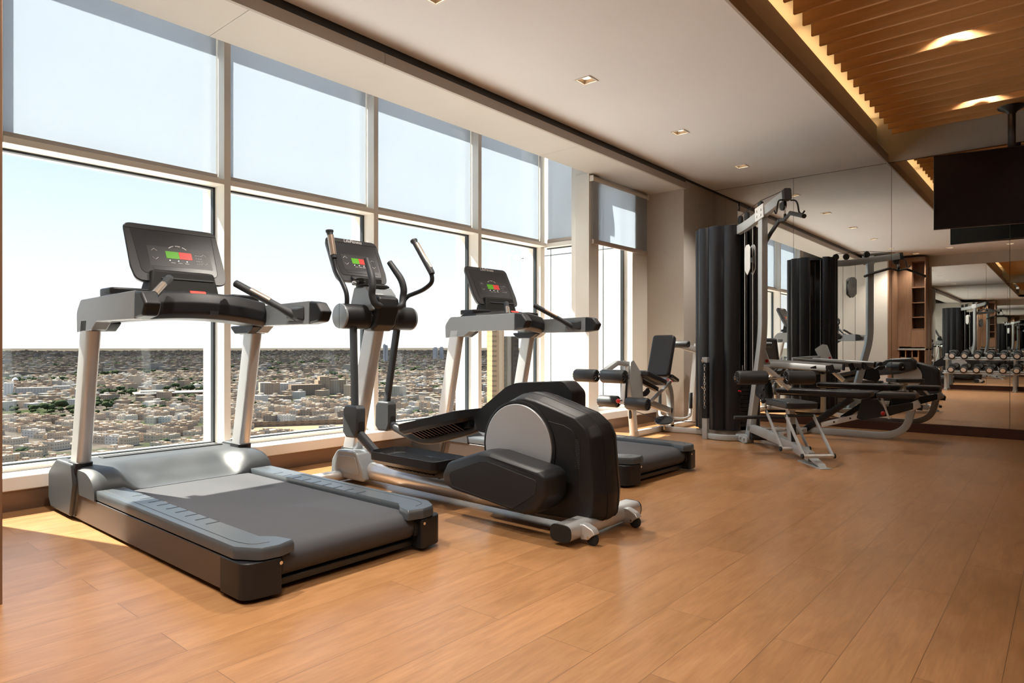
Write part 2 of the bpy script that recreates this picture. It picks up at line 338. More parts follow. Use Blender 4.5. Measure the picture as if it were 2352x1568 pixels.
# ------------------------------------------------------------------ windows
def window(n, x0, x1, first=False, last=False):
    """one bay of the curtain wall; x0..x1 is the clear opening, the mullion on its right belongs to it"""
    w = bpy.data.objects.new('window_%d' % n, None); COL.objects.link(w); struct(w)
    m = MB()
    xr = x1+.079 if last else x1+.050; yf = 4.839 if last else YF
    m.box(x1, xr, yf, 5.10, .18, 3.44)
    if first: m.box(x0-.05, x0, YF, 5.10, 2.152, 3.44); m.box(.68, x0, YF, 5.05, 2.152, 2.192); m.box(.68, x0, 4.86, 5.05, .196, .232)
    m.box(x0, x1, YF, 5.05, 2.152, 2.192)            # transom
    m.box(x0, x1, 4.86, 5.05, .196, .232)            # bottom rail
    m.box(x0, x1, 4.86, 5.10, 3.405, 3.44)           # head
    m.build('window_frame', M_FRAME, w, bevel=.002)
    g = MB()
    xl = x0
    for z0, z1 in ((.232, 2.152), (2.192, 3.405)):
        e = .014; x0 = .68 if first and z0 < 1 else xl
        g.box(x0, x0+e, YG-.02, YG+.02, z0, z1); g.box(x1-e, x1, YG-.02, YG+.02, z0, z1); g.box(x0, x1, YG-.02, YG+.02, z0, z0+e*.6); g.box(x0, x1, YG-.02, YG+.02, z1-e, z1)
    g.build('gasket', M_GASKET, w)
    for z0, z1 in ((.232, 2.152), (2.192, 3.405)):
        x0 = .68 if first and z0 < 1 else xl
        MB().box(x0+.005, x1-.005, YG-.003, YG+.003, z0, z1).build('pane', M_GLASS, w)
    return w
MX = [.953, 2.324, 3.695, 5.064, 6.241]
window(1, MX[0]+.05, MX[1], first=True); window(2, MX[1]+.05, MX[2]); window(3, MX[2]+.05, MX[3]); window(4, MX[3]+.05, MX[4], last=True)
MB().box(.68, MX[0], 4.80, 5.0, 2.19, 3.44).build('window_frame', M_FRAME, bpy.data.objects['window_1'])
# return pane (faces along the windows) and bay window
w = bpy.data.objects.new('window_5', None); COL.objects.link(w); struct(w)
m = MB(); m.box(6.30, 6.42, 4.17, 4.43, .19, 3.44); m.box(6.30, 6.42, 4.43, 4.85, 2.152, 2.20); m.box(6.32, 6.42, 4.43, 4.85, .196, .232); m.box(6.30, 6.42, 4.43, 4.86, 3.405, 3.44)
m.build('window_frame', M_FRAME, w, bevel=.002)
g = MB(); g.box(6.375, 6.40, 4.43, 4.85, 2.138, 2.152); g.box(6.375, 6.40, 4.43, 4.442, .232, 2.152); g.build('gasket', M_GASKET, w)
MB().box(6.385, 6.391, 4.43, 4.85, .232, 2.152).build('pane', M_GLASS, w); MB().box(6.385, 6.391, 4.43, 4.85, 2.2, 3.405).build('pane', M_GLASS, w)
w = bpy.data.objects.new('window_6', None); COL.objects.link(w); struct(w)
m = MB(); m.box(6.245, 6.447, 4.15, 4.34, .19, 2.925); m.box(7.222, 7.545, 4.15, 4.34, .19, 2.925); m.box(7.545, 7.612, 4.158, 4.34, .19, 2.925); m.box(6.44, 7.23, 4.22, 4.34, .19, .232); m.box(6.44, 7.23, 4.15, 4.34, 2.895, 2.925)
m.build('window_frame', M_FRAME, w, bevel=.002)
g = MB(); g.box(6.447, 6.459, 4.275, 4.315, .232, 2.895); g.box(7.205, 7.222, 4.275, 4.315, .232, 2.895); g.box(6.447, 7.222, 4.275, 4.315, .232, .242); g.build('gasket', M_GASKET, w)
MB().box(6.45, 7.22, 4.293, 4.299, .232, 2.895).build('pane', M_GLASS, w)

# ------------------------------------------------------------------ roller blinds
def blind(x0, x1, y, z0, z1, label, axis='X', tube=False):
    t = thing('roller_blind', label, 'blind', ((x0+x1)/2, y, z0) if axis == 'X' else (y, (x0+x1)/2, z0), 0 if axis == 'X' else PI/2, 'roller blinds at the windows')
    h = (x1-x0)/2; zt = z1-z0
    MB().box(-h, h, -.0006, .0006, .02, zt).build('fabric', M_BLIND, t)
    sec = rpoly([(-.011, -.002), (.011, -.002), (.013, .02), (.009, .05), (-.009, .05), (-.013, .02)], .004, 2)
    MB().prism(sec, 'X', -h-.002, h+.002).build('bottom_bar', M_BLBAR, t)
    r = .029
    MB().cyl((-h-.012, .012, zt), (h+.012, .012, zt), r, 24, bev=.002).build('roller_tube', M_BLTUBE, t)
    MB().box(-h-.020, -h-.012, -.02, .045, zt-.035, zt+.03).build('bracket', M_FRAME, t); MB().box(h+.012, h+.020, -.02, .045, zt-.035, zt+.03).build('bracket', M_FRAME, t)
    return t
blind(MX[0]+.058, MX[1]-.008, 4.872, 2.196, 3.36, 'widest pale roller blind above the nearest treadmill, in the window at the picture edge')
blind(MX[1]+.058, MX[2]-.008, 4.872, 2.196, 3.36, 'pale roller blind above the elliptical trainer, in the second tall window')
blind(MX[2]+.058, MX[3]-.008, 4.872, 2.196, 3.36, 'pale roller blind above the farther treadmill, in the third tall window')
blind(MX[3]+.058, MX[4]-.008, 4.872, 2.196, 3.36, 'pale roller blind in the narrow fourth window, before the corner post')
blind(4.22, 4.80, 6.335, 2.20, 3.36, 'narrow roller blind on the short side pane where the facade steps in', 'Y')
blind(6.275, 7.53, 4.118, 2.128, 2.868, 'grey roller blind with exposed tube on the recessed window near the leg machine')

# ------------------------------------------------------------------ mirrors
seams = [3.648, 2.605, 1.533, .460, -.612, -1.685, -2.757, -4.0]
labs = ['mirror panel in the corner beside the fabric-clad column, behind the black weight tower', 'mirror panel behind the long black bench and press arms', 'mirror panel behind the hanging television, showing the dumbbell rack', 'mirror panel at the picture edge, under the far half of the television']
for i in range(len(seams)-1):
    y1, y0 = seams[i]-.002, seams[i+1]+.002
    b = MB(); b.box(XM-.006, XM+.004, y0, y1, .106, ZC-.003 if y1 > 1.6 else 3.045)
    o = b.build('mirror_panel', M_MIRROR)
    tag(o, labs[i] if i < 4 else 'floor-to-ceiling mirror panel on the far wall beyond the picture edge', 'mirror', 'mirror panels on the far wall')
for i, (y0, y1) in enumerate(((1.38, 2.44), (.21, 1.376), (-2.0, -.96), (-4.1, -2.004))):
    o = MB().box(XB-.008, XB+.008, y0, y1, .104, 2.797).build('mirror_panel', M_MIRROR)
    tag(o, ['mirror panel behind the dumbbell rack next to the wood cabinet, seen in reflection', 'mirror panel behind the dumbbell rack away from the cabinet, seen in reflection'][i] if i < 2 else 'mirror panel on the wall behind the camera past the doorway', 'mirror', 'mirror panels on the back wall')
sb('trim_9', M_LINEX if False else M_LINE, [(XM-.007, XM+.012, 1.5, 3.65, ZC-.004, ZC+.002), (XM-.002, XM+.012, -4, 3.65, .1025, .1055), (XM-.002, XM+.013, -4, 1.57, 3.046, 3.051)])

# ------------------------------------------------------------------ slatted timber ceiling
t = thing('slatted_ceiling', 'ceiling bay of parallel honey-coloured timber slats above the television', 'slatted ceiling', (4.7, -.9, 3.30))
for k in range(34):
    x = 8.228-.2126*k
    if x < 1.15: break
    MB().box(x-.012-4.7, x+.012-4.7, -4.05+.9, 1.482+.9, 0, .135).build('slat', M_WOODS, t, bevel=.0015, seg=1)
m = MB()
for y in (1.1, -.6, -2.3): m.box(1.1-4.7, 8.30-4.7, y+.9-.02, y+.9+.02, .136, .16)
for x in (1.6, 4.2, 6.6, 8.1): m.box(x-4.71, x-4.69, 1.97, 1.99, .16, .30)
m.build('carrier_rail', M_DARK, t)

# ------------------------------------------------------------------ recessed downlights
def downlight(x, y, z, label, power=18.0, s=.056, vis=True):
    t = thing('downlight', label, 'ceiling light', (x, y, z-.002), 0, 'recessed square downlights')
    m = MB()
    for a, b, c, d in ((-s-.012, s+.012, s, s+.012), (-s-.012, s+.012, -s-.012, -s), (-s-.012, -s, -s, s), (s, s+.012, -s, s)): m.box(a, b, c, d, -.004, .002)
    m.build('trim_frame', M_LTRIM, t)
    m = MB(); m.loft([[(-s, -s, .0), (s, -s, .0), (s, s, .0), (-s, s, .0)], [(-s*.75, -s*.75, .028), (s*.75, -s*.75, .028), (s*.75, s*.75, .028), (-s*.75, s*.75, .028)]], cap=False); m.build('baffle', M_LBOX, t)
    MB().cyl((0, 0, .022), (0, 0, .030), s*.62, 20).build('lamp_lens', M_LAMP, t)
    ld = bpy.data.lights.new('downlight_lamp', 'SPOT'); ld.energy = power; ld.spot_size = math.radians(105); ld.spot_blend = .8; ld.color = (1.0, .92, .82); ld.shadow_soft_size = .04
    lo = bpy.data.objects.new('downlight_lamp', ld); COL.objects.link(lo); lo.parent = t; lo.location = (0, 0, -.012)
    return t
# openings in the ceiling for the lamps are cut by lowering the lamp trim onto the ceiling skin
dl = ['recessed square downlight nearest the camera, above the elliptical trainer', 'middle one of the three square downlights along the flat ceiling', 'square downlight nearest the mirrors, above the weight tower']
for i, x in enumerate((4.317, 5.95, 7.53)): downlight(x, 2.892, ZC, dl[i], 50)
downlight(2.70, 2.892, ZC, 'square downlight above the nearest treadmill, seen only in the mirrors', 90); downlight(1.10, 2.892, ZC, 'square downlight close to the wood-faced wall, seen only in the mirrors', 90)
for i, (x, y) in enumerate(((.45, 1.9), (.30, .9), (.30, .2), (-.10, 2.6))):
    downlight(x, y, ZC, ['square downlight near the wood cabinet, first of the row at the dumbbell rack', 'square downlight over the middle of the dumbbell rack', 'square downlight over the far end of the dumbbell rack', 'square downlight right in front of the wood cabinet'][i], 50)
def slatlight(x, y, label, vis=True):
    t = thing('spotlight', label, 'ceiling light', (x, y, 3.46), 0, 'spotlights between the timber slats')
    m = MB(); m.lathe([(.045, .0), (.048, .0), (.048, .10), (.0455, .10)], (0, 0, 0), (0, 0, 1), 20); m.cyl((0, 0, .10), (0, 0, .139), .03, 12); m.build('housing', M_DARK, t)
    MB().cyl((0, 0, .03), (0, 0, .035), .042, 20).build('lamp_lens', M_LAMP, t)
    ld = bpy.data.lights.new('slat_lamp', 'SPOT'); ld.energy = 200; ld.spot_size = math.radians(130); ld.spot_blend = .6; ld.color = (1.0, .88, .74); ld.shadow_soft_size = .04
    lo = bpy.data.objects.new('slat_lamp', ld); COL.objects.link(lo); lo.parent = t; lo.location = (0, 0, .02)
SLX = [8.228-.2126*k for k in range(34)]
def gap(x): return min((a+.1063 for a in SLX), key=lambda q: abs(q-x))
slatlight(gap(6.07), .676, 'warm spotlight glowing between the timber slats, nearer the camera'); slatlight(gap(7.64), .644, 'warm spotlight glowing between the timber slats, nearer the mirrors')
for x, y in ((4.4, .66), (2.8, .66), (6.07, -.9), (7.64, -.9), (4.4, -.9), (2.8, -.9), (6.07, -2.5), (4.4, -2.5), (2.8, -2.5), (7.64, -2.5)): slatlight(gap(x), y, 'unseen warm spotlight added between the timber slats to brighten the room')  # further spotlights added out of view to raise the room's brightness
# light of the hidden strip along the slat ends
for x in (1.9, 3.4, 4.9, 6.4, 7.8):
    ld = bpy.data.lights.new('cove_strip', 'AREA'); ld.shape = 'RECTANGLE'; ld.size = 1.4; ld.size_y = .04; ld.energy = .45; ld.color = (1.0, .60, .24)
    lo = bpy.data.objects.new('cove_strip', ld); COL.objects.link(lo); lo.location = (x, 1.72, 3.49); lo.rotation_euler = (PI, 0, 0)
# ================================================================== OUTSIDE
GZ = -100.0
rng = random.Random(7)
def ground_mat():
    m = bpy.data.materials.new('desert_city_ground'); m.use_nodes = True; t = m.node_tree; b = t.nodes['Principled BSDF']
    co = t.nodes.new('ShaderNodeTexCoord')
    def noise(sc, det=5, st=(1, 1, 1)):
        mp = t.nodes.new('ShaderNodeMapping'); mp.inputs['Scale'].default_value = st; t.links.new(co.outputs['Object'], mp.inputs[0])
        n = t.nodes.new('ShaderNodeTexNoise'); n.inputs['Scale'].default_value = sc; n.inputs['Detail'].default_value = det; t.links.new(mp.outputs[0], n.inputs['Vector']); return n
    r = t.nodes.new('ShaderNodeValToRGB'); n = noise(.05, 6); t.links.new(n.outputs['Fac'], r.inputs[0]); c = r.color_ramp
    c.elements[0].position = .32; c.elements[0].color = (.06, .052, .045, 1); c.elements[1].position = .68; c.elements[1].color = (.13, .108, .088, 1)
    g = t.nodes.new('ShaderNodeValToRGB'); n2 = noise(.0045, 8); t.links.new(n2.outputs['Fac'], g.inputs[0]); c = g.color_ramp
    c.elements[0].position = .54; c.elements[0].color = (0, 0, 0, 1); c.elements[1].position = .60; c.elements[1].color = (1, 1, 1, 1)
    mx = t.nodes.new('ShaderNodeMix'); mx.data_type = 'RGBA'; t.links.new(g.outputs[0], mx.inputs['Factor']); t.links.new(r.outputs[0], mx.inputs['A']); mx.inputs['B'].default_value = (.045, .055, .028, 1)
    t.links.new(mx.outputs['Result'], b.inputs['Base Color']); b.inputs['Roughness'].default_value = 1; b.inputs['Specular IOR Level'].default_value = 0
    return m
def bld_mat():
    m = bpy.data.materials.new('plaster_building'); m.use_nodes = True; t = m.node_tree; b = t.nodes['Principled BSDF']
    at = t.nodes.new('ShaderNodeAttribute'); at.attribute_name = 'tint'
    ge = t.nodes.new('ShaderNodeNewGeometry'); sx = t.nodes.new('ShaderNodeSeparateXYZ'); t.links.new(ge.outputs['Position'], sx.inputs[0])
    sn = t.nodes.new('ShaderNodeSeparateXYZ'); t.links.new(ge.outputs['True Normal'], sn.inputs[0])
    ad = t.nodes.new('ShaderNodeMath'); ad.operation = 'ADD'; t.links.new(sx.outputs['X'], ad.inputs[0]); t.links.new(sx.outputs['Y'], ad.inputs[1])
    cb = t.nodes.new('ShaderNodeCombineXYZ'); t.links.new(ad.outputs[0], cb.inputs['X']); t.links.new(sx.outputs['Z'], cb.inputs['Y'])
    br = t.nodes.new('ShaderNodeTexBrick'); br.offset = 0; br.inputs['Scale'].default_value = 1; br.inputs['Brick Width'].default_value = 3.2; br.inputs['Row Height'].default_value = 3.2
    br.inputs['Mortar Size'].default_value = .95; br.inputs['Mortar Smooth'].default_value = 0; br.inputs['Color1'].default_value = (0, 0, 0, 1); br.inputs['Color2'].default_value = (1, 1, 1, 1); br.inputs['Mortar'].default_value = (1, 1, 1, 1)
    t.links.new(cb.outputs[0], br.inputs['Vector'])
    # window holes only on walls
    inv = t.nodes.new('ShaderNodeMath'); inv.operation = 'LESS_THAN'; inv.inputs[1].default_value = .5; t.links.new(br.outputs['Fac'], inv.inputs[0])
    ab = t.nodes.new('ShaderNodeMath'); ab.operation = 'ABSOLUTE'; t.links.new(sn.outputs['Z'], ab.inputs[0])
    wl = t.nodes.new('ShaderNodeMath'); wl.operation = 'LESS_THAN'; wl.inputs[1].default_value = .5; t.links.new(ab.outputs[0], wl.inputs[0])
    mu = t.nodes.new('ShaderNodeMath'); mu.operation = 'MULTIPLY'; t.links.new(inv.outputs[0], mu.inputs[0]); t.links.new(wl.outputs[0], mu.inputs[1])
    m2 = t.nodes.new('ShaderNodeMath'); m2.operation = 'MULTIPLY'; m2.inputs[1].default_value = .5; t.links.new(mu.outputs[0], m2.inputs[0])
    mx = t.nodes.new('ShaderNodeMix'); mx.data_type = 'RGBA'; t.links.new(m2.outputs[0], mx.inputs['Factor']); t.links.new(at.outputs['Color'], mx.inputs['A']); mx.inputs['B'].default_value = (.03, .03, .035, 1)
    t.links.new(mx.outputs['Result'], b.inputs['Base Color']); b.inputs['Roughness'].default_value = .9; b.inputs['Specular IOR Level'].default_value = .1
    return m
M_GROUND, M_BLD = ground_mat(), bld_mat()
M_LEAF = mat('city_foliage', (.040, .055, .024), .95, noise=.5, nscale=.25, spec=.05)
M_TRUNK = mat('palm_trunk', (.10, .07, .045), .9)
M_SAND = mat('sand_lot', (.30, .205, .13), 1.0, noise=.2, nscale=.05, spec=0)
o = MB().box(-60000, 60000, -60000, 60000, GZ-2, GZ).build('terrain', M_GROUND); struct(o)
TINTS = [(.42, .325, .235), (.50, .40, .30), (.38, .29, .21), (.56, .48, .385), (.46, .35, .255), (.62, .56, .48), (.34, .26, .19), (.52, .425, .32)]
def col(k=1.0):
    c = rng.choice(TINTS); f = rng.uniform(.8, 1.12)*k; return tuple(min(1, q*f) for q in c)
class Boxes:
    def __init__(s): s.v = []; s.f = []; s.c = []
    def add(s, x, y, w, d, z0, z1, a, c):
        ca, sa = math.cos(a), math.sin(a); n = len(s.v)
        for z in (z0, z1):
            for px, py in ((-w/2, -d/2), (w/2, -d/2), (w/2, d/2), (-w/2, d/2)): s.v.append((x+px*ca-py*sa, y+px*sa+py*ca, z)); s.c.append(c)
        s.f += [(n+4, n+5, n+6, n+7), (n, n+1, n+5, n+4), (n+1, n+2, n+6, n+5), (n+2, n+3, n+7, n+6), (n+3, n, n+4, n+7)]
    def build(s, name, m=None, parent=None):
        me = bpy.data.meshes.new(name); me.from_pydata(s.v, [], s.f); at = me.color_attributes.new('tint', 'FLOAT_COLOR', 'POINT')
        at.data.foreach_set('color', [q for c in s.c for q in (*c, 1.0)]); me.materials.append(m or M_BLD); me.update()
        o = bpy.data.objects.new(name, me); COL.objects.link(o); o.parent = parent; return o
def house(bx, x, y, w, d, h, a, c, z0=0.0):
    """walls, a parapet rim, a stair head and roof tanks"""
    bx.add(x, y, w, d, z0, z0+h, a, c); p = .45; ca, sa = math.cos(a), math.sin(a)
    L = lambda u, v: (x+u*ca-v*sa, y+u*sa+v*ca)
    for u, v, ww, dd in ((0, -d/2+.15, w, .3), (0, d/2-.15, w, .3), (-w/2+.15, 0, .3, d), (w/2-.15, 0, .3, d)): bx.add(*L(u, v), ww, dd, z0+h, z0+h+p*2, a, c)
    bx.add(*L(-w*.22, d*.2), w*.28, d*.3, z0+h, z0+h+2.6, a, tuple(q*.93 for q in c)); bx.add(*L(w*.28, -d*.2), 1.4, 1.4, z0+h, z0+h+1.3, a, (.5, .48, .45))
def azim(x, y): return math.degrees(math.atan2(x, y))
# named districts that stay free of ordinary houses: (x, y, radius)
def at_px(px, py, z=GZ):
    q = (px-CXP)/FPX; u = (HORIZON-py)/FPX; t = (z-EYE)/u; c, s = math.cos(YAW), math.sin(YAW); return ((c+q*s)*t, (s-q*c)*t)
special = []
def keep(x, y, r): special.append((x, y, r))
def free(x, y): return all((x-a)**2+(y-b)**2 > r*r for a, b, r in special)
LOT = at_px(690, 985); keep(*LOT, 62)
landm = []
def big(name, label, px, py, parts, rot=None, cat='building'):
    """parts: (u, v, w, d, h, colour) around the spot; u runs across the view, v away"""
    x, y = at_px(px, py); a = -math.atan2(x, y) + (rot or 0)
    t = thing(name, label, cat, (x, y, GZ), a)
    for nm, u, v, w, d, z0, h, c in parts:
        b = Boxes(); b.add(u, v, w, d, z0, z0+h, 0, c); b.build(nm, None, t)
    keep(x, y, max(p[3] for p in parts)*.62+8); return t
T1, T2, T3, T4 = (.30, .225, .155), (.40, .34, .27), (.48, .43, .37), (.22, .165, .12)
big('hotel_block', 'stepped sandy-brown hotel block in the city, seen beside the elliptical post', 735, 905, [('wing', -28, 0, 70, 30, 0, 22, T4), ('wing', 25, 12, 60, 34, 0, 30, T1), ('tower', 8, 4, 20, 22, 0, 38, T1), ('roof_house', 30, 12, 22, 14, 30, 5, T4)], .25)
big('office_block', 'pale cream office block with a grid of windows next to the brown hotel', 665, 905, [('main_wing', 0, 0, 48, 26, 0, 24, T3), ('side_wing', -42, 8, 36, 30, 0, 26, T2), ('roof_house', 4, 0, 16, 10, 24, 4, T3)], .15)
t = big('exhibition_hall', 'low wide exhibition hall with a flat pale roof among trees in the city', 400, 912, [('hall', 0, 0, 130, 46, 0, 9, T4), ('roof_slab', 4, 0, 150, 60, 9, 2.2, (.36, .32, .26)), ('roof_slab', -30, 10, 60, 36, 11.2, 3, (.38, .34, .28)), ('annex', 60, -30, 60, 18, 0, 6, T1)], .12)
big('school_building', 'long three-storey cream building with arcades, seen left of the treadmill post', 95, 905, [('main_wing', 0, 0, 90, 18, 0, 15, T3), ('side_wing', 36, -3, 30, 22, 0, 17, T3), ('tower', -56, 0, 16, 16, 0, 26, (.55, .52, .48))], -.1)
x, y = at_px(35, 885); t = thing('domed_mosque', 'small domed mosque standing above the long cream building', 'mosque', (x, y, GZ)); keep(x, y, 34)
b = Boxes(); b.add(0, 0, 40, 26, 0, 10, .3, T3); b.build('prayer_hall', None, t)
MB().lathe([(7, 10), (7.4, 12), (7, 15), (5.4, 18), (3, 20.2), (.2, 21.4)], (0, 0, 0), (0, 0, 1), 20).build('dome', MATS['sill_stone'], t)
for px, hh, w in ((888, 60, 11), (883, 78, 13), (1014, 34, 24), (1000, 26, 30)):
    q = (px-CXP)/FPX; c, s = math.cos(YAW), math.sin(YAW); D = 4200 if px < 890 else 5200
    x, y = (c+q*s)*D, (s-q*c)*D; t = thing('high_rise', {888: 'lower slim grey tower of the pair on the skyline', 883: 'taller slim grey tower of the pair on the skyline', 1014: 'hazy square tower on the skyline near the farther treadmill', 1000: 'low hazy tower on the skyline just left of the square one'}[px], 'tower', (x, y, GZ), .3)
    b = Boxes(); b.add(0, 0, w, w, 0, 84+hh*.40, 0, (.34, .34, .35)); b.build('shaft', None, t); b = Boxes(); b.add(0, 0, w*.6, w*.6, 84+hh*.40, 90+hh*.40, 0, (.33, .33, .34)); b.build('crown_block', None, t)
# the nearer tan tower glimpsed through the fourth window
q = (1148-CXP)/FPX; c, s = math.cos(YAW), math.sin(YAW); D = 430; x, y = (c+q*s)*D, (s-q*c)*D
t = thing('apartment_tower', 'slim tan apartment tower with a dark stair shaft, seen under the farther treadmill arm', 'tower', (x, y, GZ), -.55); keep(x, y, 26)
b = Boxes(); b.add(-3, 0, 8, 12, 0, 112, 0, (.52, .30, .15)); b.build('flat_stack', None, t); b = Boxes(); b.add(7, 2, 10, 10, 0, 108, 0, (.10, .07, .05)); b.build('stair_shaft', None, t)
# sand lot with its wall
t = thing('sand_lot', 'bare sand lot behind a long wall, seen between the two machine posts', 'lot', (*LOT, GZ), -math.atan2(*LOT)); MB().box(-55, 55, -36, 34, 0, .12).build('sand', M_SAND, t)
b = Boxes(); b.add(0, 36, 118, .5, 0, 6.5, 0, (.20, .15, .105)); b.build('boundary_wall', None, t)
# ordinary houses: a few shared shapes, the nearest 300 as things, the rest as one mass
variants = []
for k in range(14):
    bx = Boxes(); w, d, h = rng.uniform(14, 24), rng.uniform(10, 18), rng.choice((4.2, 4.6, 7.4, 7.6, 8.2)); house(bx, 0, 0, w, d, h, 0, col())
    if k % 3 == 0: bx.add(w*.5+3, -1, 7, d*.7, 0, 4, 0, col(.9))
    o = bx.build('city_house'); variants.append(o.data); bpy.data.objects.remove(o)
near = []
for ring, (r0, r1, step, a0, a1) in enumerate(((430, 1250, 22, 2, 62), (1250, 2600, 31, 4, 60), (2600, 7200, 66, 6, 58), (7200, 17000, 150, 8, 56))):
    n = int(r1/step)+1
    for i in range(-2, n):
        for j in range(0, n):
            st = .32; X0, Y0 = i*step*1.15, j*step
            x = X0*math.cos(st)+Y0*math.sin(st)*-1+rng.uniform(-.16, .16)*step; y = X0*math.sin(st)+Y0*math.cos(st)+rng.uniform(-.16, .16)*step
            for sx_, in ((1,),):
                r = math.hypot(x, y)
                if not (r0 <= r < r1) : continue
                z = azim(x, y)
                if not (a0 <= z <= a1): continue
                if i % 6 == 0 or j % 9 == 0: continue
                if rng.random() < .12 or not free(x, y): continue
                near.append((r, x, y, st+rng.choice((0, 0, 0, .06, -.05)), ring, 8 <= z <= 52))
near2 = []
for (r, x, y, a, ring, vis) in near: near2.append((r, x, y, a, ring, vis))
# mirror-image grid half (the rotated grid leaves a wedge towards +X)
for ring, (r0, r1, step) in enumerate(((430, 1250, 22), (1250, 2600, 31), (2600, 7200, 66), (7200, 17000, 150))):
    n = int(r1/step)+1
    for i in range(-2, n):
        for j in range(0, n):
            st = .32; x = i*step*1.15*math.cos(-st)+j*step*math.sin(st); y = -i*step*1.15*math.sin(st)+j*step*math.cos(st)
            r = math.hypot(x, y); z = azim(x, y)
            if not (r0 <= r < r1) or not (18 <= z <= 60): continue
            x0 = x*math.cos(st)+y*math.sin(st)
            if -x*math.sin(st)*0+ (x*math.cos(st)+y*math.sin(st))*0 != 0: continue
            # only where the first grid is empty
            i1 = (x*math.cos(st)+y*math.sin(st))/(step*1.15)
            if i1 > -2: pass
            if i % 6 == 0 or j % 9 == 0 or rng.random() < .12 or not free(x, y): continue
            u = (x*math.cos(.32)+y*math.sin(.32)); v = (-x*math.sin(.32)+y*math.cos(.32))
            if v >= 0: continue
            near2.append((r, x, y, -st+rng.choice((0, 0, .05)), ring, 8 <= z <= 52))
trees = []
tn = random.Random(3)
def treefield(x, y): return math.sin(x*.011+1.3)*math.sin(y*.009+.4)+.7*math.sin(x*.004-y*.0062+2)+.4*math.sin(x*.023+y*.017)
houses = []
for h in near2:
    g = treefield(h[1], h[2])
    if g > 1.05 or (g > .6 and tn.random() < .45): trees.append(h)
    else:
        houses.append(h)
        if tn.random() < (.16 if h[4] < 2 else .10): stp = (22, 31, 66, 150)[h[4]]; ux, uy = stp*.575, stp*.5; ca, sa = math.cos(h[3]), math.sin(h[3]); trees.append((h[0], h[1]+ux*ca-uy*sa, h[2]+ux*sa+uy*ca, 0, h[4], h[5]))
for k in range(60): # trees around the low hall
    x, y = at_px(400+tn.uniform(-160, 110), 928+tn.uniform(-6, 14)); trees.append((math.hypot(x, y), x, y, 0, 0, True))
for k in range(40):
    x, y = at_px(110+tn.uniform(-110, 90), 928+tn.uniform(-8, 18)); trees.append((math.hypot(x, y), x, y, 0, 0, True))
houses.sort(key=lambda h: (not h[5], h[0])); rest = Boxes(); cnt = 0
for (r, x, y, a, ring, vis) in houses:
    if cnt < 300 and vis and r > 520:
        o = bpy.data.objects.new('city_house', rng.choice(variants)); COL.objects.link(o); o.location = (x, y, GZ); o.rotation_euler = (0, 0, a+rng.choice((0, PI/2)))
        tag(o, 'small flat-roofed sandy house in the city far below the windows', 'house', 'flat-roofed houses of the near city'); cnt += 1; continue
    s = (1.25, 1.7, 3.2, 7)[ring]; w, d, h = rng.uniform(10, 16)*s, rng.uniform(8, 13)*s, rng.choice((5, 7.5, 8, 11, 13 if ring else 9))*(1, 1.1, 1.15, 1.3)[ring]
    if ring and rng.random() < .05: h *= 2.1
    c = col((1, .82, .5, .34)[ring]); c = c if ring < 2 else tuple(q*.8+.02 for q in c)  # distance haze put into the tint: farther rings darker and greyer
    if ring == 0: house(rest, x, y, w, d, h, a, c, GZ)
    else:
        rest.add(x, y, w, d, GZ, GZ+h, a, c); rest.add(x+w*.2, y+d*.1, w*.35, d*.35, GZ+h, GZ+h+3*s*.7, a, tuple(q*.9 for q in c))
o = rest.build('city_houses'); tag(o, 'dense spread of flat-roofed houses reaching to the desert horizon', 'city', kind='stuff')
# trees: clumped crowns
def crown_mesh(k):
    m = MB(); r = random.Random(k)
    for q in range(6):
        c = (r.uniform(-3, 3), r.uniform(-2.5, 2.5), r.uniform(3, 5.5)); m.sphere(c, r.uniform(2, 3.2), 6, sc=(1, 1, .8))
    for v in m.bm.verts: v.co += Vector((r.uniform(-.5, .5), r.uniform(-.5, .5), r.uniform(-.5, .5)))
    m.cyl((0, 0, 0), (0, 0, 3.5), .35, 6, 1); o = m.build('city_tree', [M_LEAF, M_TRUNK], smooth=80); me = o.data; bpy.data.objects.remove(o); return me
TM = [crown_mesh(k) for k in range(5)]
trees.sort(key=lambda h: (not h[5], h[0])); cnt = 0; tv, tf = [], []
for (r, x, y, a, ring, vis) in trees:
    s = tn.uniform(.7, 1.25)*(1.1, 1.8, 3.4, 8)[ring]
    if cnt < 220 and vis and r > 520:
        o = bpy.data.objects.new('city_tree', tn.choice(TM)); COL.objects.link(o); o.location = (x, y, GZ); o.rotation_euler = (0, 0, tn.uniform(0, 6)); o.scale = (s, s, s*.9)
        tag(o, 'dark green tree among the houses of the city below', 'tree', 'trees of the near city'); cnt += 1; continue
    me = tn.choice(TM); an = tn.uniform(0, 6); ca, sa = math.cos(an)*s, math.sin(an)*s; n = len(tv)
    if ring >= 2 and tn.random() < .35: continue
    for v in me.vertices: c0 = v.co; tv.append((x+c0.x*ca-c0.y*sa, y+c0.x*sa+c0.y*ca, GZ+c0.z*s*(.9 if ring < 2 else .6 if ring == 2 else .22)))
    for p in me.polygons: tf.append([n+i for i in p.vertices])
me = bpy.data.meshes.new('city_trees'); me.from_pydata(tv, [], tf); me.materials.append(M_LEAF); o = bpy.data.objects.new('city_trees', me); COL.objects.link(o)
tag(o, 'belts of dark green trees spread through the farther city', 'trees', kind='stuff')
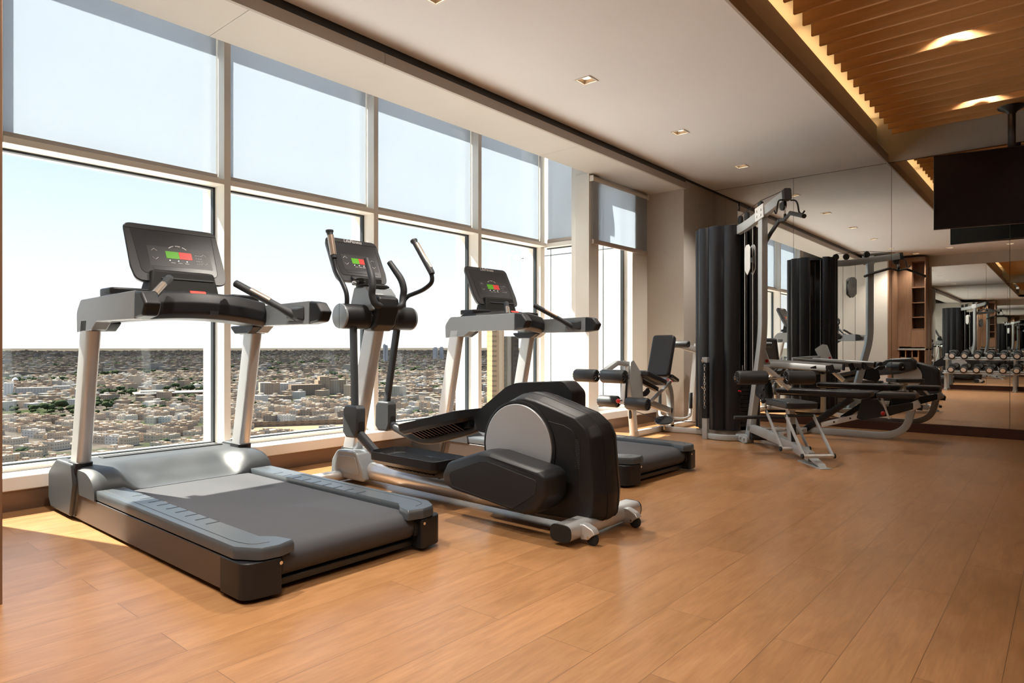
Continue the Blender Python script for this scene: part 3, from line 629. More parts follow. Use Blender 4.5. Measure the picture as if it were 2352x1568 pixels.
# white-clad wing of this tower, close outside the stepped pane
t = thing('tower_wing', 'white panelled wing of the same tower, bright behind the stepped corner pane', 'building', (9.6, 6.1, GZ))
MB().box(0, 8, -1.7, 1.8, 0, 112).build('cladding', M_CLAD, t)
m = MB(); 
for z in (98.0, 102.62, 106): m.box(-.004, .0, -1.7, 1.8, z, z+.016)
for y in (-1.15, -.02, 1.1): m.box(-.004, .0, y, y+.016, 90, 112)
m.build('panel_joints', M_GASKET, t)

# added out-of-view roof slab, a reflector that bounces sunlight up to the ceiling
M_BOUNCE = mat('white_bounce_roof', (.80, .775, .74), .9, noise=.05, nscale=1.2, spec=.1)
t = thing('bounce_roof', 'unseen pale roof slab added below the windows to bounce sunlight onto the ceiling', 'roof', (4, 14.5, -3.4))
MB().box(-16, 16, -9.3, 9.5, -.5, 0).build('bounce_slab', M_BOUNCE, t); MB().box(-16, 16, 9.5, 9.8, -.5, .25).build('parapet', M_CLAD, t)  # slab and rim of the added reflector, out of view
# ================================================================== TREADMILLS
def console(parent, name, cy, cz, half, hgt, tilt, logo, thick=.05, neck=True, arc=False):
    """display head: local 2-D face (a across, b up) tilted back; returns the shell"""
    M = Matrix.Translation((0, cy, cz)) @ Matrix.Rotation(-tilt, 4, 'X')      # face plane: x across, z up, -y towards the user
    def P(a, b, t=0.0): return M @ Vector((a, -t, b))
    H = hgt
    o = [(-half, .02), (-half*.93, 0), (half*.93, 0), (half, .02)]
    out = rpoly([(-half*.94, 0), (half*.94, 0), (half, H*.24), (half*.985, H), (-half*.985, H), (-half, H*.24)], [.05, .05, .1, .045, .045, .1], 6)
    rings = []
    for t, k in ((-thick, .86), (-thick*.75, .95), (-thick*.2, 1.0), (-.006, 1.0), (0, .985)):
        rings.append([P(a*k, H/2+(b-H/2)*k, t) for a, b in out])
    sh = MB().loft(rings).build(name, M_CONS, parent, smooth=30)
    def plate(nm, pts, m, t=.0012, par=sh):
        return MB().loft([[P(a, b, 0) for a, b in pts], [P(a, b, t) for a, b in pts]]).build(nm, m, par)
    def quad(s0, s1, b0, b1, r=.002): return rpoly([(s0, b0), (s1, b0), (s1, b1), (s0, b1)], r, 3)
    plate('screen', rpoly([(-half*.80, H*.145), (half*.80, H*.145), (half*.86, H*.885), (-half*.86, H*.885)], [.03, .03, .004, .004], 4), M_SCREEN, .0008)
    g = MB()
    for path in ([(-half*.97, H*.90), (half*.97, H*.90)], [(-half*.86, H*.885), (-half*.80, H*.19), (-half*.74, H*.135), (half*.74, H*.135), (half*.80, H*.19), (half*.86, H*.885)], [(-half*.56, H*.25), (-half*.54, H*.20), (half*.62, H*.20)]):
        g.tube([P(a, b, .0012) for a, b in fillet([(q[0], q[1], 0) for q in path], .01, 3) for a, b in [(a, b)]] if False else [P(v[0], v[1], .0012) for v in fillet([(q[0], q[1], 0) for q in path], .012, 3)], .0011, 4)
    g.build('groove', M_LINE, sh)
    plate('key_field', quad(-half*.60, half*.72, H*.27, H*.62), M_CONS, .0014)
    plate('start_key', quad(-half*.24, half*.035, H*.42, H*.545), M_GREEN, .0026); plate('stop_key', quad(half*.04, half*.31, H*.42, H*.545), M_RED, .0026)
    w = MB()
    def chev(a, b, d, k=.016): w.tube([P(a-k, b-d*k*.45, .003), P(a, b+d*k*.45, .003), P(a+k, b-d*k*.45, .003)], .0013, 4)
    chev(-half*.47, H*.55, 1); chev(-half*.47, H*.40, -1); chev(half*.57, H*.52, 1); chev(half*.57, H*.37, -1)
    for k in range(4): 
        for j in range(3): w.box(-.004, .004, -.0008, .0, -.0012, .0012, M=Matrix.Translation(P(half*(.40+.05*(j)), H*(.36+.05*k), .0022)) @ Matrix.Rotation(-tilt, 4, 'X'))
    for a in (-.12, .03, .17): w.box(-.012, .012, -.0008, .0, -.0011, .0011, M=Matrix.Translation(P(half*a, H*.345, .0022)) @ Matrix.Rotation(-tilt, 4, 'X'))
    if arc:
        for k in range(15):
            a = PI*(.16+.68*k/14); 
            if k in (4, 9): continue
            w.box(-.0022, .0022, -.0008, 0, -.003-.002*(k % 3 == 0), .003, M=Matrix.Translation(P(half*(.03+.20*math.cos(a)*1), H*(.565+.085*math.sin(a)), .002)) @ Matrix.Rotation(-tilt, 4, 'X') @ Matrix.Rotation(a-PI/2, 4, 'Y'))
    w.build('key_lettering', M_WHITE, sh)
    l = MB()
    for a in (-.18, 0.0, .18): l.cyl(P(half*a, H*.385, .0014), P(half*a, H*.385, .003), .003, 8)
    l.build('indicator_led', M_LED, sh)
    # reading ledge at the foot of the face
    lg = MB(); lg.loft([[P(a, b, t) for t, b in ((0, H*.10), (.012, H*.085), (.030, H*.025), (.030, H*.005), (0, H*.0))] for a in (-half*.48, half*.62)]); lg.build('reading_ledge', M_PLAS2, sh, bevel=.004)
    MB().loft([[P(a, b, t) for t, b in ((.001, H*.115), (.006, H*.115), (.02, H*.055), (.001, H*.055))] for a in (-half*.46, -half*.42)]).build('ledge_clip', M_LINE, sh)
    if logo:
        MM = M @ Matrix.Translation((half*.02, -.0016, H*.945)) @ Matrix.Rotation(PI/2, 4, 'X')
        text_mesh('logo', 'LifeFitness', H*.105, M_WHITE, sh, MM)
    return sh, P

def treadmill(label, loc, rz):
    T = thing('treadmill', label, 'treadmill', loc, rz, 'treadmills at the windows')
    HW = .497
    for s in (-1, 1):
        def U(u): return s*u
        # long side panel
        m = MB(); m.prism(rpoly([(.03, .022), (1.93, .012), (1.90, .150), (.03, .150)], [.01, .01, .01, .01], 2), 'X', U(.440), U(HW-.006))
        m.build('side_panel', M_SIDE, T, bevel=.004)
        # top cover: rounded plank with a flared tail
        out = rpoly([(U(.352), .12), (U(.352), 1.80), (U(HW-.008), 1.80), (U(HW-.004), .06), (U(HW-.06), -.035), (U(.36), -.045), (U(.285), -.020), (U(.305), .06), (U(.335), .10)], [.01, .004, .004, .04, .06, .01, .01, .03, .03], 5)
        rings = []
        for z, k in ((.158, 1.0), (.184, 1.0), (.196, .985), (.2025, .955)):
            c0 = (U(.415), .9); rings.append([(c0[0]+(a-c0[0])*(1-(1-k)*1.6), b if k == 1 else c0[1]+(b-c0[1])*(1-(1-k)*.16), z) for a, b in out])
        ra = MB().loft(rings).build('side_rail', M_RAIL, T, smooth=35)
        g = MB()
        for k in range(9): g.box(min(U(.352+.004), U(.412)), max(U(.356), U(.412)), .455+.1*k, .462+.1*k, .2020, .2034)
        g.tube(fillet([(U(.452), 1.6, .2026), (U(.455), .12, .2026), (U(.43), .035, .2026), (U(.37), .02, .2026)], .05), .0012, 4)
        g.build('grip_groove', M_LINE, ra)
        # rear corner cap under the rail
        out = rpoly([(U(.352), .16), (U(HW), .16), (U(HW), -.02), (U(.352), -.045)], [0, 0, .055, .012], 5)
        c = MB().prism(out, 'Z', .016, .152).build('end_cap', M_PLAS, T, bevel=.004)
        MB().cyl((U(.362), -.044, .135), (U(.362), -.051, .135), .007, 12).build('screw', M_CHROME, c)
        # belt guide lip at the roller
        m = MB(); m.loft([[(U(u), .055+(.072)*math.cos(a)*-1, .108+.072*math.sin(a)) for u in (.333, .352)] + [(U(u), .055+.066*math.cos(a)*-1, .108+.066*math.sin(a)) for u in (.352, .333)] for a in [PI*(-.15+.65*q/8) for q in range(9)]]); m.build('belt_guard', M_RUBBER, T)
    # belt: a closed loop over the deck
    prof = [(1.62, .178), (.07, .178)] + [(.055+.062*math.cos(PI/2+PI*k/10), .113+.062*math.sin(PI/2+PI*k/10)+.003) for k in range(1, 11)] + [(1.62, .055)]
    MB().prism(prof, 'X', -.338, .338).build('running_belt', M_BELT, T, smooth=50)
    MB().box(-.352, .352, .02, .07, .022, .05).build('frame_crossbar', M_DARK, T, bevel=.004); MB().box(-.352, .352, 1.0, 1.06, .03, .05).build('frame_crossbar', M_DARK, T, bevel=.004)
    for u in (-.30, .30): MB().cyl((u, .11, 0), (u, .11, .04), .03, 14).build('foot', M_RUBBER, T)
    # motor hood as a height field
    def sm(a, b, x): x = max(0, min(1, (x-a)/(b-a))); return x*x*(3-2*x)
    def zh(u, v):
        w = sm(.25, .37, abs(u))
        q = max(0, min(1, (v-1.53)/.17)); side = .183+.112*math.sqrt(max(0, 1-(1-q)**2))
        q2 = sm(1.53, 1.86, v); mid = .180+.026*sm(1.53, 1.66, v)+.089*q2**1.6
        z = side*w + mid*(1-w)
        f = max(0, (v-2.14)/.10); z -= .13*f*f
        return z - .015*max(0, (abs(u)-.46)/.04)**2
    us = [-.497+.994*i/44 for i in range(45)]; vs = [1.53, 1.533, 1.54, 1.55, 1.565, 1.585, 1.61, 1.64, 1.67, 1.70, 1.73, 1.76, 1.80, 1.84, 1.88, 1.95, 2.05, 2.12, 2.17, 2.21, 2.24]
    m = MB(); G = [[m.bm.verts.new((u, v, zh(u, v))) for u in us] for v in vs]
    for a, b in zip(G, G[1:]):
        for i in range(len(us)-1): m._face([a[i], a[i+1], b[i+1], b[i]], 0)
    rim = G[0] + [r[-1] for r in G[1:]] + G[-1][-2::-1] + [r[0] for r in G[-2:0:-1]]
    low = [m.bm.verts.new((v.co.x, v.co.y, .150 if v.co.y < 1.8 else .02)) for v in rim]; n = len(rim)
    for i in range(n): m._face([rim[i], rim[(i+1) % n], low[(i+1) % n], low[i]], 0)
    m._face(low, 0)
    hood = m.build('motor_hood', M_PLAS2, T, smooth=50)
    MB().box(-.30, .42, 2.02, 2.10, .2945, .3005).build('vent_strip', M_LINE, hood, bevel=.003)
    for s in (-1, 1):
        pts = rpoly([(1.86, .02), (2.20, .02), (2.245, .07), (2.245, .225), (2.10, .310), (1.83, .312), (1.80, .20)], [.02, .03, .03, .05, .05, .02, .02], 4)
        MB().prism(pts, 'X', s*.455, s*.515).build('hood_cheek', M_PLAS2, T, bevel=.012, seg=3)
        # upright post, leaning towards the user
        sec = rpoly([(-.036, -.061), (.036, -.061), (.036, .061), (-.036, .061)], [.026, .026, .012, .012], 5)
        c0, c1 = Vector((s*.461, 1.862, .27)), Vector((s*.461, 1.685, 1.09))
        MB().loft([[(c.x+a, c.y+b, c.z) for a, b in sec] for c in (c0, c1)]).build('upright', M_SILV, T, smooth=30)
        c0, c1 = Vector((s*.461, 1.862, .262)), Vector((s*.461, 1.852, .318))
        MB().loft([[(c.x+a*1.22, c.y+b*1.14, c.z) for a, b in sec] for c in (c0, c1)]).build('upright_collar', M_PLAS, T, bevel=.004)
        # side arm: heavy beam with a dropped front end
        pts = rpoly([(1.575, 1.040), (1.80, 1.030), (1.805, 1.14), (1.74, 1.205), (1.0, 1.215), (1.0, 1.083), (1.50, 1.083)], [.02, .004, .06, .05, 0, 0, .035], 5)
        ar = MB().prism(pts, 'X', s*.425, s*.497).build('side_arm', M_ARM, T, bevel=.012, seg=3)
        pts = rpoly([(1.0, 1.082), (1.0, 1.216), (.925, 1.205), (.872, 1.150), (.90, 1.095)], [0, 0, .03, .015, .03], 4)
        MB().prism(pts, 'X', s*.424, s*.498).build('arm_end_cap', M_PLAS, ar, bevel=.012, seg=3)
        # ergonomic grip rising inwards
        a, b = Vector((s*.415, 1.135, 1.135)), Vector((s*.180, 1.385, 1.325)); d = (b-a)
        gr = MB().tube([a-d*.05, a, a+d*.25, a+d*.9, a+d*.985, a+d], [.030, .030, .0215, .0215, .021, .014], 16).build('hand_grip', M_GRIP, T, smooth=60)
        u = Vector((0, 0, 1)); wv = (u-d.normalized()*u.dot(d.normalized())).normalized()*.004 + Vector((s*-.0, -.0025, 0))
        MB().tube([a+d*.42+wv, a+d*.74+wv], .0195, 14).build('pulse_sensor', M_BRONZE, gr)
        MB().loft([[(s*x, y, z) for x, y, z in r] for r in ([(.425, 1.04, 1.10), (.425, 1.22, 1.10), (.425, 1.22, 1.19), (.425, 1.04, 1.19)], [(.395, 1.08, 1.112), (.395, 1.19, 1.112), (.395, 1.19, 1.175), (.395, 1.08, 1.175)])]).build('grip_root', M_PLAS2, T, bevel=.01)
        MB().prism(rpoly([(1.50, 1.085), (1.83, 1.085), (1.76, 1.035), (1.60, 1.035)], .012, 3), 'X', s*.37, s*.49).build('arm_gusset', M_PLAS, T, bevel=.01)
    # cross beam under the display
    prof = rpoly([(1.46, 1.112), (1.60, 1.105), (1.655, 1.15), (1.64, 1.25), (1.56, 1.275), (1.445, 1.262), (1.415, 1.20), (1.42, 1.14)], .03, 4)
    rings = []
    for k in range(-8, 9):
        u = .43*k/8; bow = .05*(u/.43)**2; drop = .018*(u/.43)**2*2
        rings.append([(u, v+bow, z-drop) for v, z in prof])
    cb = MB().loft(rings).build('cross_beam', M_PLAS, T, smooth=45)
    MB().loft([[(u, v+.05*(u/.43)**2, z-.036*(u/.43)**2) for v, z in ((1.428, 1.222), (1.447, 1.264), (1.455, 1.268), (1.436, 1.222))] for u in (-.045, .0, .042)]).build('stop_switch', M_STOP, cb)
    MB().loft([[(u, 1.412+.05*(u/.43)**2, z) for z in (1.135, 1.158)] + [(u, 1.43, z) for z in (1.158, 1.135)] for u in (.05, .10)]).build('tether_socket', M_LINE, cb)
    for s in (-1, 1):
        MB().prism(rpoly([(s*.23, 1.50), (s*.42, 1.53), (s*.42, 1.72), (s*.22, 1.66)], .03, 4), 'Z', 1.225, 1.268).build('cup_tray', M_PLAS, T, bevel=.008)
    MB().loft([[(-.20, 1.60, 1.24), (.20, 1.60, 1.24), (.21, 1.74, 1.24), (-.21, 1.74, 1.24)], [(-.175, 1.63, 1.39), (.175, 1.63, 1.39), (.175, 1.72, 1.39), (-.175, 1.72, 1.39)]]).build('display_neck', M_RUBBER, T, bevel=.01)
    console(T, 'display_console', 1.640, 1.325, .272, .39, math.radians(26.6), logo=False, arc=True)
    return T
T1 = treadmill('large grey treadmill nearest the camera, its wide belt running towards the left window', (1.690, 2.320, 0), .0)
T2 = copy_tree(T1)
T2.location = (4.345, 2.255, 0); T2.rotation_euler = (0, 0, math.radians(-2.4))
T2['label'] = 'farther grey treadmill, half hidden behind the elliptical trainer drive housing'
dc = [c for c in T2.children if c.name.startswith('display_console')][0]
MM = Matrix.Translation((0, 1.640, 1.325)) @ Matrix.Rotation(math.radians(-26.6), 4, 'X') @ Matrix.Translation((.272*.02, -.0016, .39*.945)) @ Matrix.Rotation(PI/2, 4, 'X')
text_mesh('logo', 'LifeFitness', .39*.105, M_WHITE, dc, MM)
tag(MB().tube(fillet([(4.02, 3.1, .12), (3.93, 3.35, .035), (3.86, 3.62, .012), (3.95, 4.2, .012), (4.1, 4.6, .03)], .15), .005, 8).build('power_cord', M_RUBBER), 'thin black power cord trailing from the farther treadmill towards the sill', 'cable')
# ================================================================== ELLIPTICAL TRAINER
def elliptical(label, loc):
    T = thing('elliptical_trainer', label, 'elliptical trainer', loc)
    # rear stabiliser with castors
    sec = rpoly([(.022, .022), (.142, .022), (.142, .104), (.022, .104)], .038, 6)
    st = MB().prism(sec, 'X', -.315, .345).build('rear_stabilizer', M_SILV, T, smooth=50)
    for s in (-.322, .345):
        c = MB(); sc_ = [(.082+(a-.082)*1.03, .063+(b-.063)*1.03) for a, b in sec]; c.prism(sc_, 'X', s, s+.007).build('end_cap', M_PLAS, T, bevel=.002)
    for u in (-.205, .20):
        b = MB(); arc = [(.03-.055*math.sin(a)*1.0, .052+.050*math.cos(a)) for a in [PI*k/12*.62 for k in range(13)]]
        prof = rpoly([(.05, .095), (.01, .098), (-.035, .080), (-.052, .058), (-.030, .044), (-.012, .026), (.03, .022)], [.01, .03, .03, .006, .01, .01, .01], 4)
        b.prism(prof, 'X', u-.024, u+.024); br = b.build('caster_fork', M_SILV, T, bevel=.006, seg=3)
        MB().cyl((u-.011, -.026, .030), (u+.011, -.026, .030), .030, 20, bev=.004).build('caster_wheel', M_RUBBER, T)
        MB().cyl((u-.027, -.014, .040), (u+.027, -.014, .040), .006, 12).build('axle_bolt', M_CHROME, br)
    # spine tube and front base
    MB().tube([(0, .08, .064), (0, .6, .072), (0, 1.4, .082), (0, 2.1, .09)], [.046, .056, .060, .060], 24).build('spine_tube', M_SILV, T, smooth=60)
    pr = rpoly([(1.885, .03), (1.915, .115), (1.985, .232), (2.20, .225), (2.262, .15), (2.275, .05), (2.22, .03)], [.02, .06, .06, .06, .05, .02, .02], 5)
    hd = MB().prism(pr, 'X', -.105, .105).build('front_shroud', M_ARM, T, bevel=.022, seg=4)
    for s in (-1, 1): MB().prism(rpoly([(1.925, .065), (1.985, .195), (2.18, .19), (2.24, .075)], .03, 4), 'X', s*.105, s*.1085).build('cover_panel', M_ARM, hd, bevel=.002)
    MB().cyl((-.33, 2.17, .043), (.33, 2.17, .043), .037, 20, bev=.006).build('front_stabilizer', M_SILV, T, smooth=50)
    for u in (-.29, .29): MB().cyl((u, 2.17, 0), (u, 2.17, .02), .025, 14).build('leveling_foot', M_RUBBER, T)
    # mast
    sec = rpoly([(-.042, -.07), (.042, -.07), (.042, .07), (-.042, .07)], [.034, .034, .012, .012], 5)
    MB().loft([[(a, 2.155+b, .20) for a, b in sec], [(a, 1.895+b, 1.10) for a, b in sec]]).build('mast', M_SILV, T, smooth=35)
    MB().loft([[(a*1.15, 2.162+b*1.1, .205) for a, b in sec], [(a*1.12, 2.158+b*1.08, .232) for a, b in sec]]).build('mast_gasket', M_RUBBER, T)
    # drive housing
    side = [(.742, .343), (.738, .434), (.727, .48), (.637, .62), (.521, .675), (.465, .682), (.383, .668), (.30, .645), (.126, .595), (.066, .549), (.037, .497), (.021, .321), (.011, .223), (.018, .104), (.09, .078), (.383, .066), (.742, .083)]
    side = rpoly(side, .05, 3)
    def ins(k, dz=0): c = (.38, .37); return [(c[0]+(a-c[0])*k, c[1]+(b-c[1])*k) for a, b in side]
    rings = []
    for u, k in ((-.128, .955), (-.126, .975), (-.105, 1.0), (-.06, 1.055), (0, 1.075), (.06, 1.055), (.105, 1.0), (.126, .975), (.128, .955)): rings.append([(u, a, max(b, .062)) for a, b in ins(k)])
    ho = MB().loft(rings).build('drive_housing', M_PLAS, T, smooth=58)
    for u in (-.045, .062):
        g = MB(); k = 1.0785 if True else 1; 
        pts = [(u, a, max(b, .063)) for a, b in ins(1.0575 if abs(u) > .05 else 1.0635)]
        g.tube(pts+[pts[0]], .0016, 4).build('shell_seam', M_LINE, ho)
    for s in (-1, 1):
        ring = MB(); c = (.500, .413)
        n = 48
        R = lambda r, u: [(u, c[0]+r*math.cos(2*PI*k/n), c[1]+r*math.sin(2*PI*k/n)) for k in range(n)]
        ring.loft([R(.251, s*.110), R(.249, s*.134), R(.238, s*.137), R(.236, s*.128), R(.10, s*.1275)], cap=True).build('crank_ring', M_PLAS, T, smooth=30)
        MB().loft([R(.231, s*.127), R(.231, s*.140), R(.227, s*.1425), R(.02, s*.1425)]).build('crank_disc', M_SILV2, T, smooth=30)
        v = MB(); v.prism(rpoly([(.125, .505), (.10, .455), (.095, .33), (.105, .325), (.130, .43)], .006, 2), 'X', s*.120, s*.1295); vo = v.build('vent_panel', M_LINE, ho)
        w = MB()
        for i in range(16):
            for j in range(3): w.box(s*.1293, s*.1305, .102+.009*j+(i % 2)*.004, .107+.009*j+(i % 2)*.004, .340+.0095*i, .344+.0095*i)
        w.build('vent_mesh', M_PLAS2, ho)
        g = MB().tube([(s*.1295, a, b) for a, b in ((.30, .565), (.20, .55), (.15, .53), (.128, .505), (.125, .46), (.135, .43), (.115, .33), (.11, .20))], .0014, 4).build('panel_seam', M_LINE, ho)
    # link covers: near one low, far one high
    ol = rpoly([(.885, .245), (.868, .195), (.80, .172), (.53, .145), (.347, .122), (.283, .115), (.205, .150), (.150, .222), (.146, .325), (.185, .350), (.52, .402), (.60, .400), (.84, .320)], [.05, .04, .02, .02, .05, .05, .05, .05, .04, .03, .05, .05, .05], 4)
    def cover(ol, u0, u1, inset, nm):
        c = (sum(p[0] for p in ol)/len(ol), sum(p[1] for p in ol)/len(ol)); d = 1 if u1 > u0 else -1
        def k(q): return [(c[0]+(a-c[0])*q, c[1]+(b-c[1])*(q if q > 1 else 1-(1-q)*1.6)) for a, b in ol]
        r = []
        for t, q in ((0, .93), (.012, .975), (.035, 1.0), (.11, 1.02), (.165, 1.0)): r.append([(u0+d*t, a, b) for a, b in k(q)])
        o = MB().loft(r).build(nm, M_PLAS, T, smooth=45)
        i = MB().prism(inset, 'X', u0-d*.0016, u0+d*.008).build('inset_panel', M_VINYL, o, bevel=.001); 
        g = MB(); pts = [(u0-d*.0006, a, b) for a, b in inset]; g.tube(pts+[pts[0]], .0018, 4).build('inset_seam', M_LINE, o)
        return o
    cover(ol, -.345, -.18, rpoly([(.815, .265), (.79, .195), (.36, .142), (.215, .235), (.205, .300), (.53, .357), (.58, .352)], [.03, .02, .02, .02, .02, .03, .03], 4), 'link_cover')
    of = rpoly([(1.102, .524), (1.093, .474), (1.059, .42), (.974, .416), (.62, .455), (.347, .545), (.347, .70), (.409, .757), (.755, .735), (.83, .710)], [.03, .03, .03, .03, .08, .05, .05, .05, .06, .06], 5)
    cover(of, .315, .15, rpoly([(1.04, .50), (1.03, .455), (.66, .49), (.42, .57), (.42, .68), (.74, .685)], .03, 4), 'link_cover')
    # pivot head
    MB().cyl((-.285, 1.89, 1.155), (.30, 1.89, 1.155), .084, 36, bev=.008).build('pivot_barrel', M_PLAS, T, smooth=40)
    for a, b in ((-.300, -.283), (.298, .314)): 
        c = MB().cyl((a, 1.89, 1.155), (b, 1.89, 1.155), .083, 36, bev=.005).build('barrel_cap', M_ARM, T, smooth=40)
        MB().box(a-.0006 if a < 0 else b-.0006, (a if a < 0 else b)+.0006, 1.889, 1.891, 1.073, 1.237).build('cap_seam', M_LINE, c)
    for u in (-.105, .115): MB().cyl((u, 1.89, 1.155), (u+.012, 1.89, 1.155), .0865, 36).build('barrel_ring', M_PLAS2, T, smooth=40)
    pr = rpoly([(1.78, 1.10), (1.735, 1.22), (1.745, 1.285), (1.80, 1.305), (1.96, 1.30), (1.985, 1.16), (1.93, 1.06), (1.83, 1.06)], [.04, .04, .03, .04, .05, .05, .05, .03], 5)
    MB().prism(pr, 'X', -.088, .088).build('head_cover', M_PLAS, T, bevel=.022, seg=4)
    pr = rpoly([(1.79, 1.20), (1.81, 1.31), (1.86, 1.362), (1.99, 1.362), (2.03, 1.25), (1.99, 1.15)], [.01, .03, .02, .02, .05, .04], 4)
    MB().prism(pr, 'X', -.112, .112).build('head_shroud', M_ARM, T, bevel=.018, seg=3)
    MB().loft([[(.125*math.cos(2*PI*k/28)*q, 1.925+.085*math.sin(2*PI*k/28)*q, z) for k in range(28)] for z, q in ((1.355, 1.0), (1.372, 1.03), (1.382, .9))]).build('head_collar', M_RUBBER, T, smooth=50)
    m = MB(); m.box(-.085, .085, 1.93, 2.01, 1.37, 1.43); m.box(-.125, -.055, 1.925, 2.0, 1.375, 1.405); m.build('display_bracket', M_RUBBER, T, bevel=.008)
    MB().cyl((-.15, 1.95, 1.392), (-.09, 1.95, 1.382), .009, 10).build('bracket_clip', M_SILV, T)
    # moving handles with their levers
    near = fillet([(-.245, 1.885, 1.20), (-.245, 1.880, 1.300), (-.247, 1.925, 1.375), (-.250, 1.995, 1.455), (-.252, 2.020, 1.540)], .06, 5)
    MB().tube(near+[Vector((-.253, 2.030, 1.58))], .0155, 14).build('swing_handle', M_PLAS, T, smooth=60)
    gh = MB().tube([(-.252, 2.018, 1.548), (-.252, 2.021, 1.556), (-.254, 2.064, 1.725)], [.021, .0225, .0205], 16).build('handle_grip', M_GRIP, T, smooth=60)
    MB().tube([(-.254, 2.022, 1.572), (-.256, 2.054, 1.708)], .0222, 16).build('pulse_sensor', M_BRONZE, gh, smooth=60)
    MB().tube([(-.254, 2.064, 1.724), (-.254, 2.067, 1.736), (-.254, 2.068, 1.745)], [.021, .027, .026], 16).build('grip_end', M_GRIP, gh, smooth=60)
    far = fillet([(.255, 1.895, 1.20), (.262, 1.905, 1.285), (.270, 1.872, 1.318), (.285, 1.715, 1.356), (.285, 1.622, 1.405), (.282, 1.640, 1.485)], .075, 6)
    MB().tube(far, .0155, 14).build('swing_handle', M_PLAS, T, smooth=60)
    gh = MB().tube([(.283, 1.630, 1.462), (.283, 1.636, 1.475), (.280, 1.806, 1.700)], [.021, .0225, .0205], 16).build('handle_grip', M_GRIP, T, smooth=60)
    MB().tube([(.2855, 1.652, 1.500), (.2828, 1.790, 1.685)], .0212, 16).build('pulse_sensor', M_BRONZE, gh, smooth=60)
    MB().tube([(.280, 1.805, 1.699), (.280, 1.814, 1.709), (.280, 1.818, 1.716)], [.021, .027, .026], 16).build('grip_end', M_GRIP, gh, smooth=60)
    # fixed handles
    for s in (-1, 1):
        p = fillet([(s*.03, 1.765, 1.228), (s*.115, 1.750, 1.228), (s*.135, 1.765, 1.30), (s*.135, 1.752, 1.345), (s*.128, 1.768, 1.415), (s*.098, 1.865, 1.545)], .05, 5)
        MB().tube(p, [.0235]*(len(p)-1)+[.020], 16).build('fixed_handle', M_GRIP, T, smooth=60)
    # levers, joints, pedal arms, pedals
    for s, vt, vb, dz in ((-1, 1.868, 1.850, 0), (1, 1.91, 2.030, -.01)):
        u = s*.205
        MB().bar([(u, vt, 1.10), (u, vb, .54)], .030, .052, (0, 1, 0), .008).build('swing_lever', M_PLAS2, T)
        pr = rpoly([(vb-.072, .545+dz), (vb-.055, .565+dz), (vb+.062, .565+dz), (vb+.086, .535+dz), (vb+.092, .385+dz), (vb+.055, .350+dz), (vb-.045, .352+dz), (vb-.070, .405+dz)], .02, 3)
        lj = MB().prism(pr, 'X', u-.036, u+.036).build('lever_joint', M_PLAS2, T, bevel=.012, seg=3)
        MB().prism(rpoly([(u-.022, .36+dz), (u+.022, .36+dz), (u+.022, .462+dz), (u-.022, .462+dz)], .021, 5), 'Y', vb-.0735, vb-.05).build('joint_slot', M_LINE, lj)
        if s < 0: p = [(u, 1.835, .400), (u, 1.64, .278), (u, 1.535, .226), (u, 1.39, .209), (u, 1.12, .204), (u, .86, .235)]
        else: p = [(u, 2.02, .400), (u, 1.757, .324), (u, 1.647, .308), (u, 1.50, .322), (u, 1.366, .362), (u, 1.134, .426), (u, 1.0, .50)]
        MB().bar(fillet(p, .10, 5), .046, .056, (0, 0, 1), .016).build('pedal_arm', M_PLAS2, T, smooth=60)
        # tray
        pc = .0 if s < 0 else math.radians(-13.5); c = Vector((s*.170, 1.275, .262)) if s < 0 else Vector((s*.170, 1.42, .452))
        Mx = Matrix.Translation(c) @ Matrix.Rotation(pc, 4, 'X') @ (Matrix.Rotation(math.radians(.5), 4, 'X'))
        out = rpoly([(-.135, -.30), (.135, -.30), (.14, .27), (.09, .315), (-.09, .315), (-.14, .27)], [.04, .04, .04, .05, .05, .04], 4)
        def sc(k, dz): return [Mx @ Vector((a*k[0], b*k[1], dz)) for a, b in out]
        rim = []
        m = MB(); m.loft([sc((.86, .93), -.035), sc((1.0, 1.0), -.012), sc((1.02, 1.01), .036), sc((.985, .985), .038), sc((.93, .955), .004), sc((.90, .94), .0)])
        tr = m.build('pedal', M_PLAS, T, smooth=35)
        g = MB()
        for i in range(26): g.box(-.105, .105, -.255+.0205*i, -.249+.0205*i, .0003, .0026, M=Mx)
        g.build('tread_rib', M_PLAS2, tr)
        g = MB()
        for i in range(13): g.loft([[Mx @ Vector((x, -.22+.034*i+q, z)) for x, z in ((-.11, -.034), (.11, -.034), (.02, -.085), (-.02, -.085))] for q in (0, .006)])
        g.build('pedal_ribs', M_PLAS, tr)
        MB().loft([[Mx @ Vector((x, y, z)) for x, y in ((-.028, -.28), (.028, -.28), (.028, .17), (-.028, .17))] for z in (-.035, -.075)]).build('pedal_mount', M_PLAS, T, bevel=.004)
    console(T, 'display_console', 2.020, 1.405, .222, .355, math.radians(26), logo=True)
    return T
elliptical('grey and black elliptical trainer with a big round silver disc, between the two treadmills', (2.855, 1.765, 0))
# ================================================================== THREE-STATION WEIGHT MACHINE
GP = Vector((6.93, 2.82, 0)); GD = Vector((-.727, -.687, 0)); GN = Vector((.687, -.727, 0))
GYM = thing('multi_gym', 'three-station cable weight machine with a black shrouded tower in front of the mirrors', 'weight machine', GP)
def gb(mb, name, m, parent=None, **k):
    o = mb.build(name, m, parent or GYM, **k)
    if not parent: o.matrix_parent_inverse = Matrix.Translation(-GP)
    return o
def L(s, p, z): v = GP + GD*s + GN*p; return Vector((v.x, v.y, z))
def P2(a, r): a = math.radians(a); return (GP.x+r*math.cos(a), GP.y+r*math.sin(a))
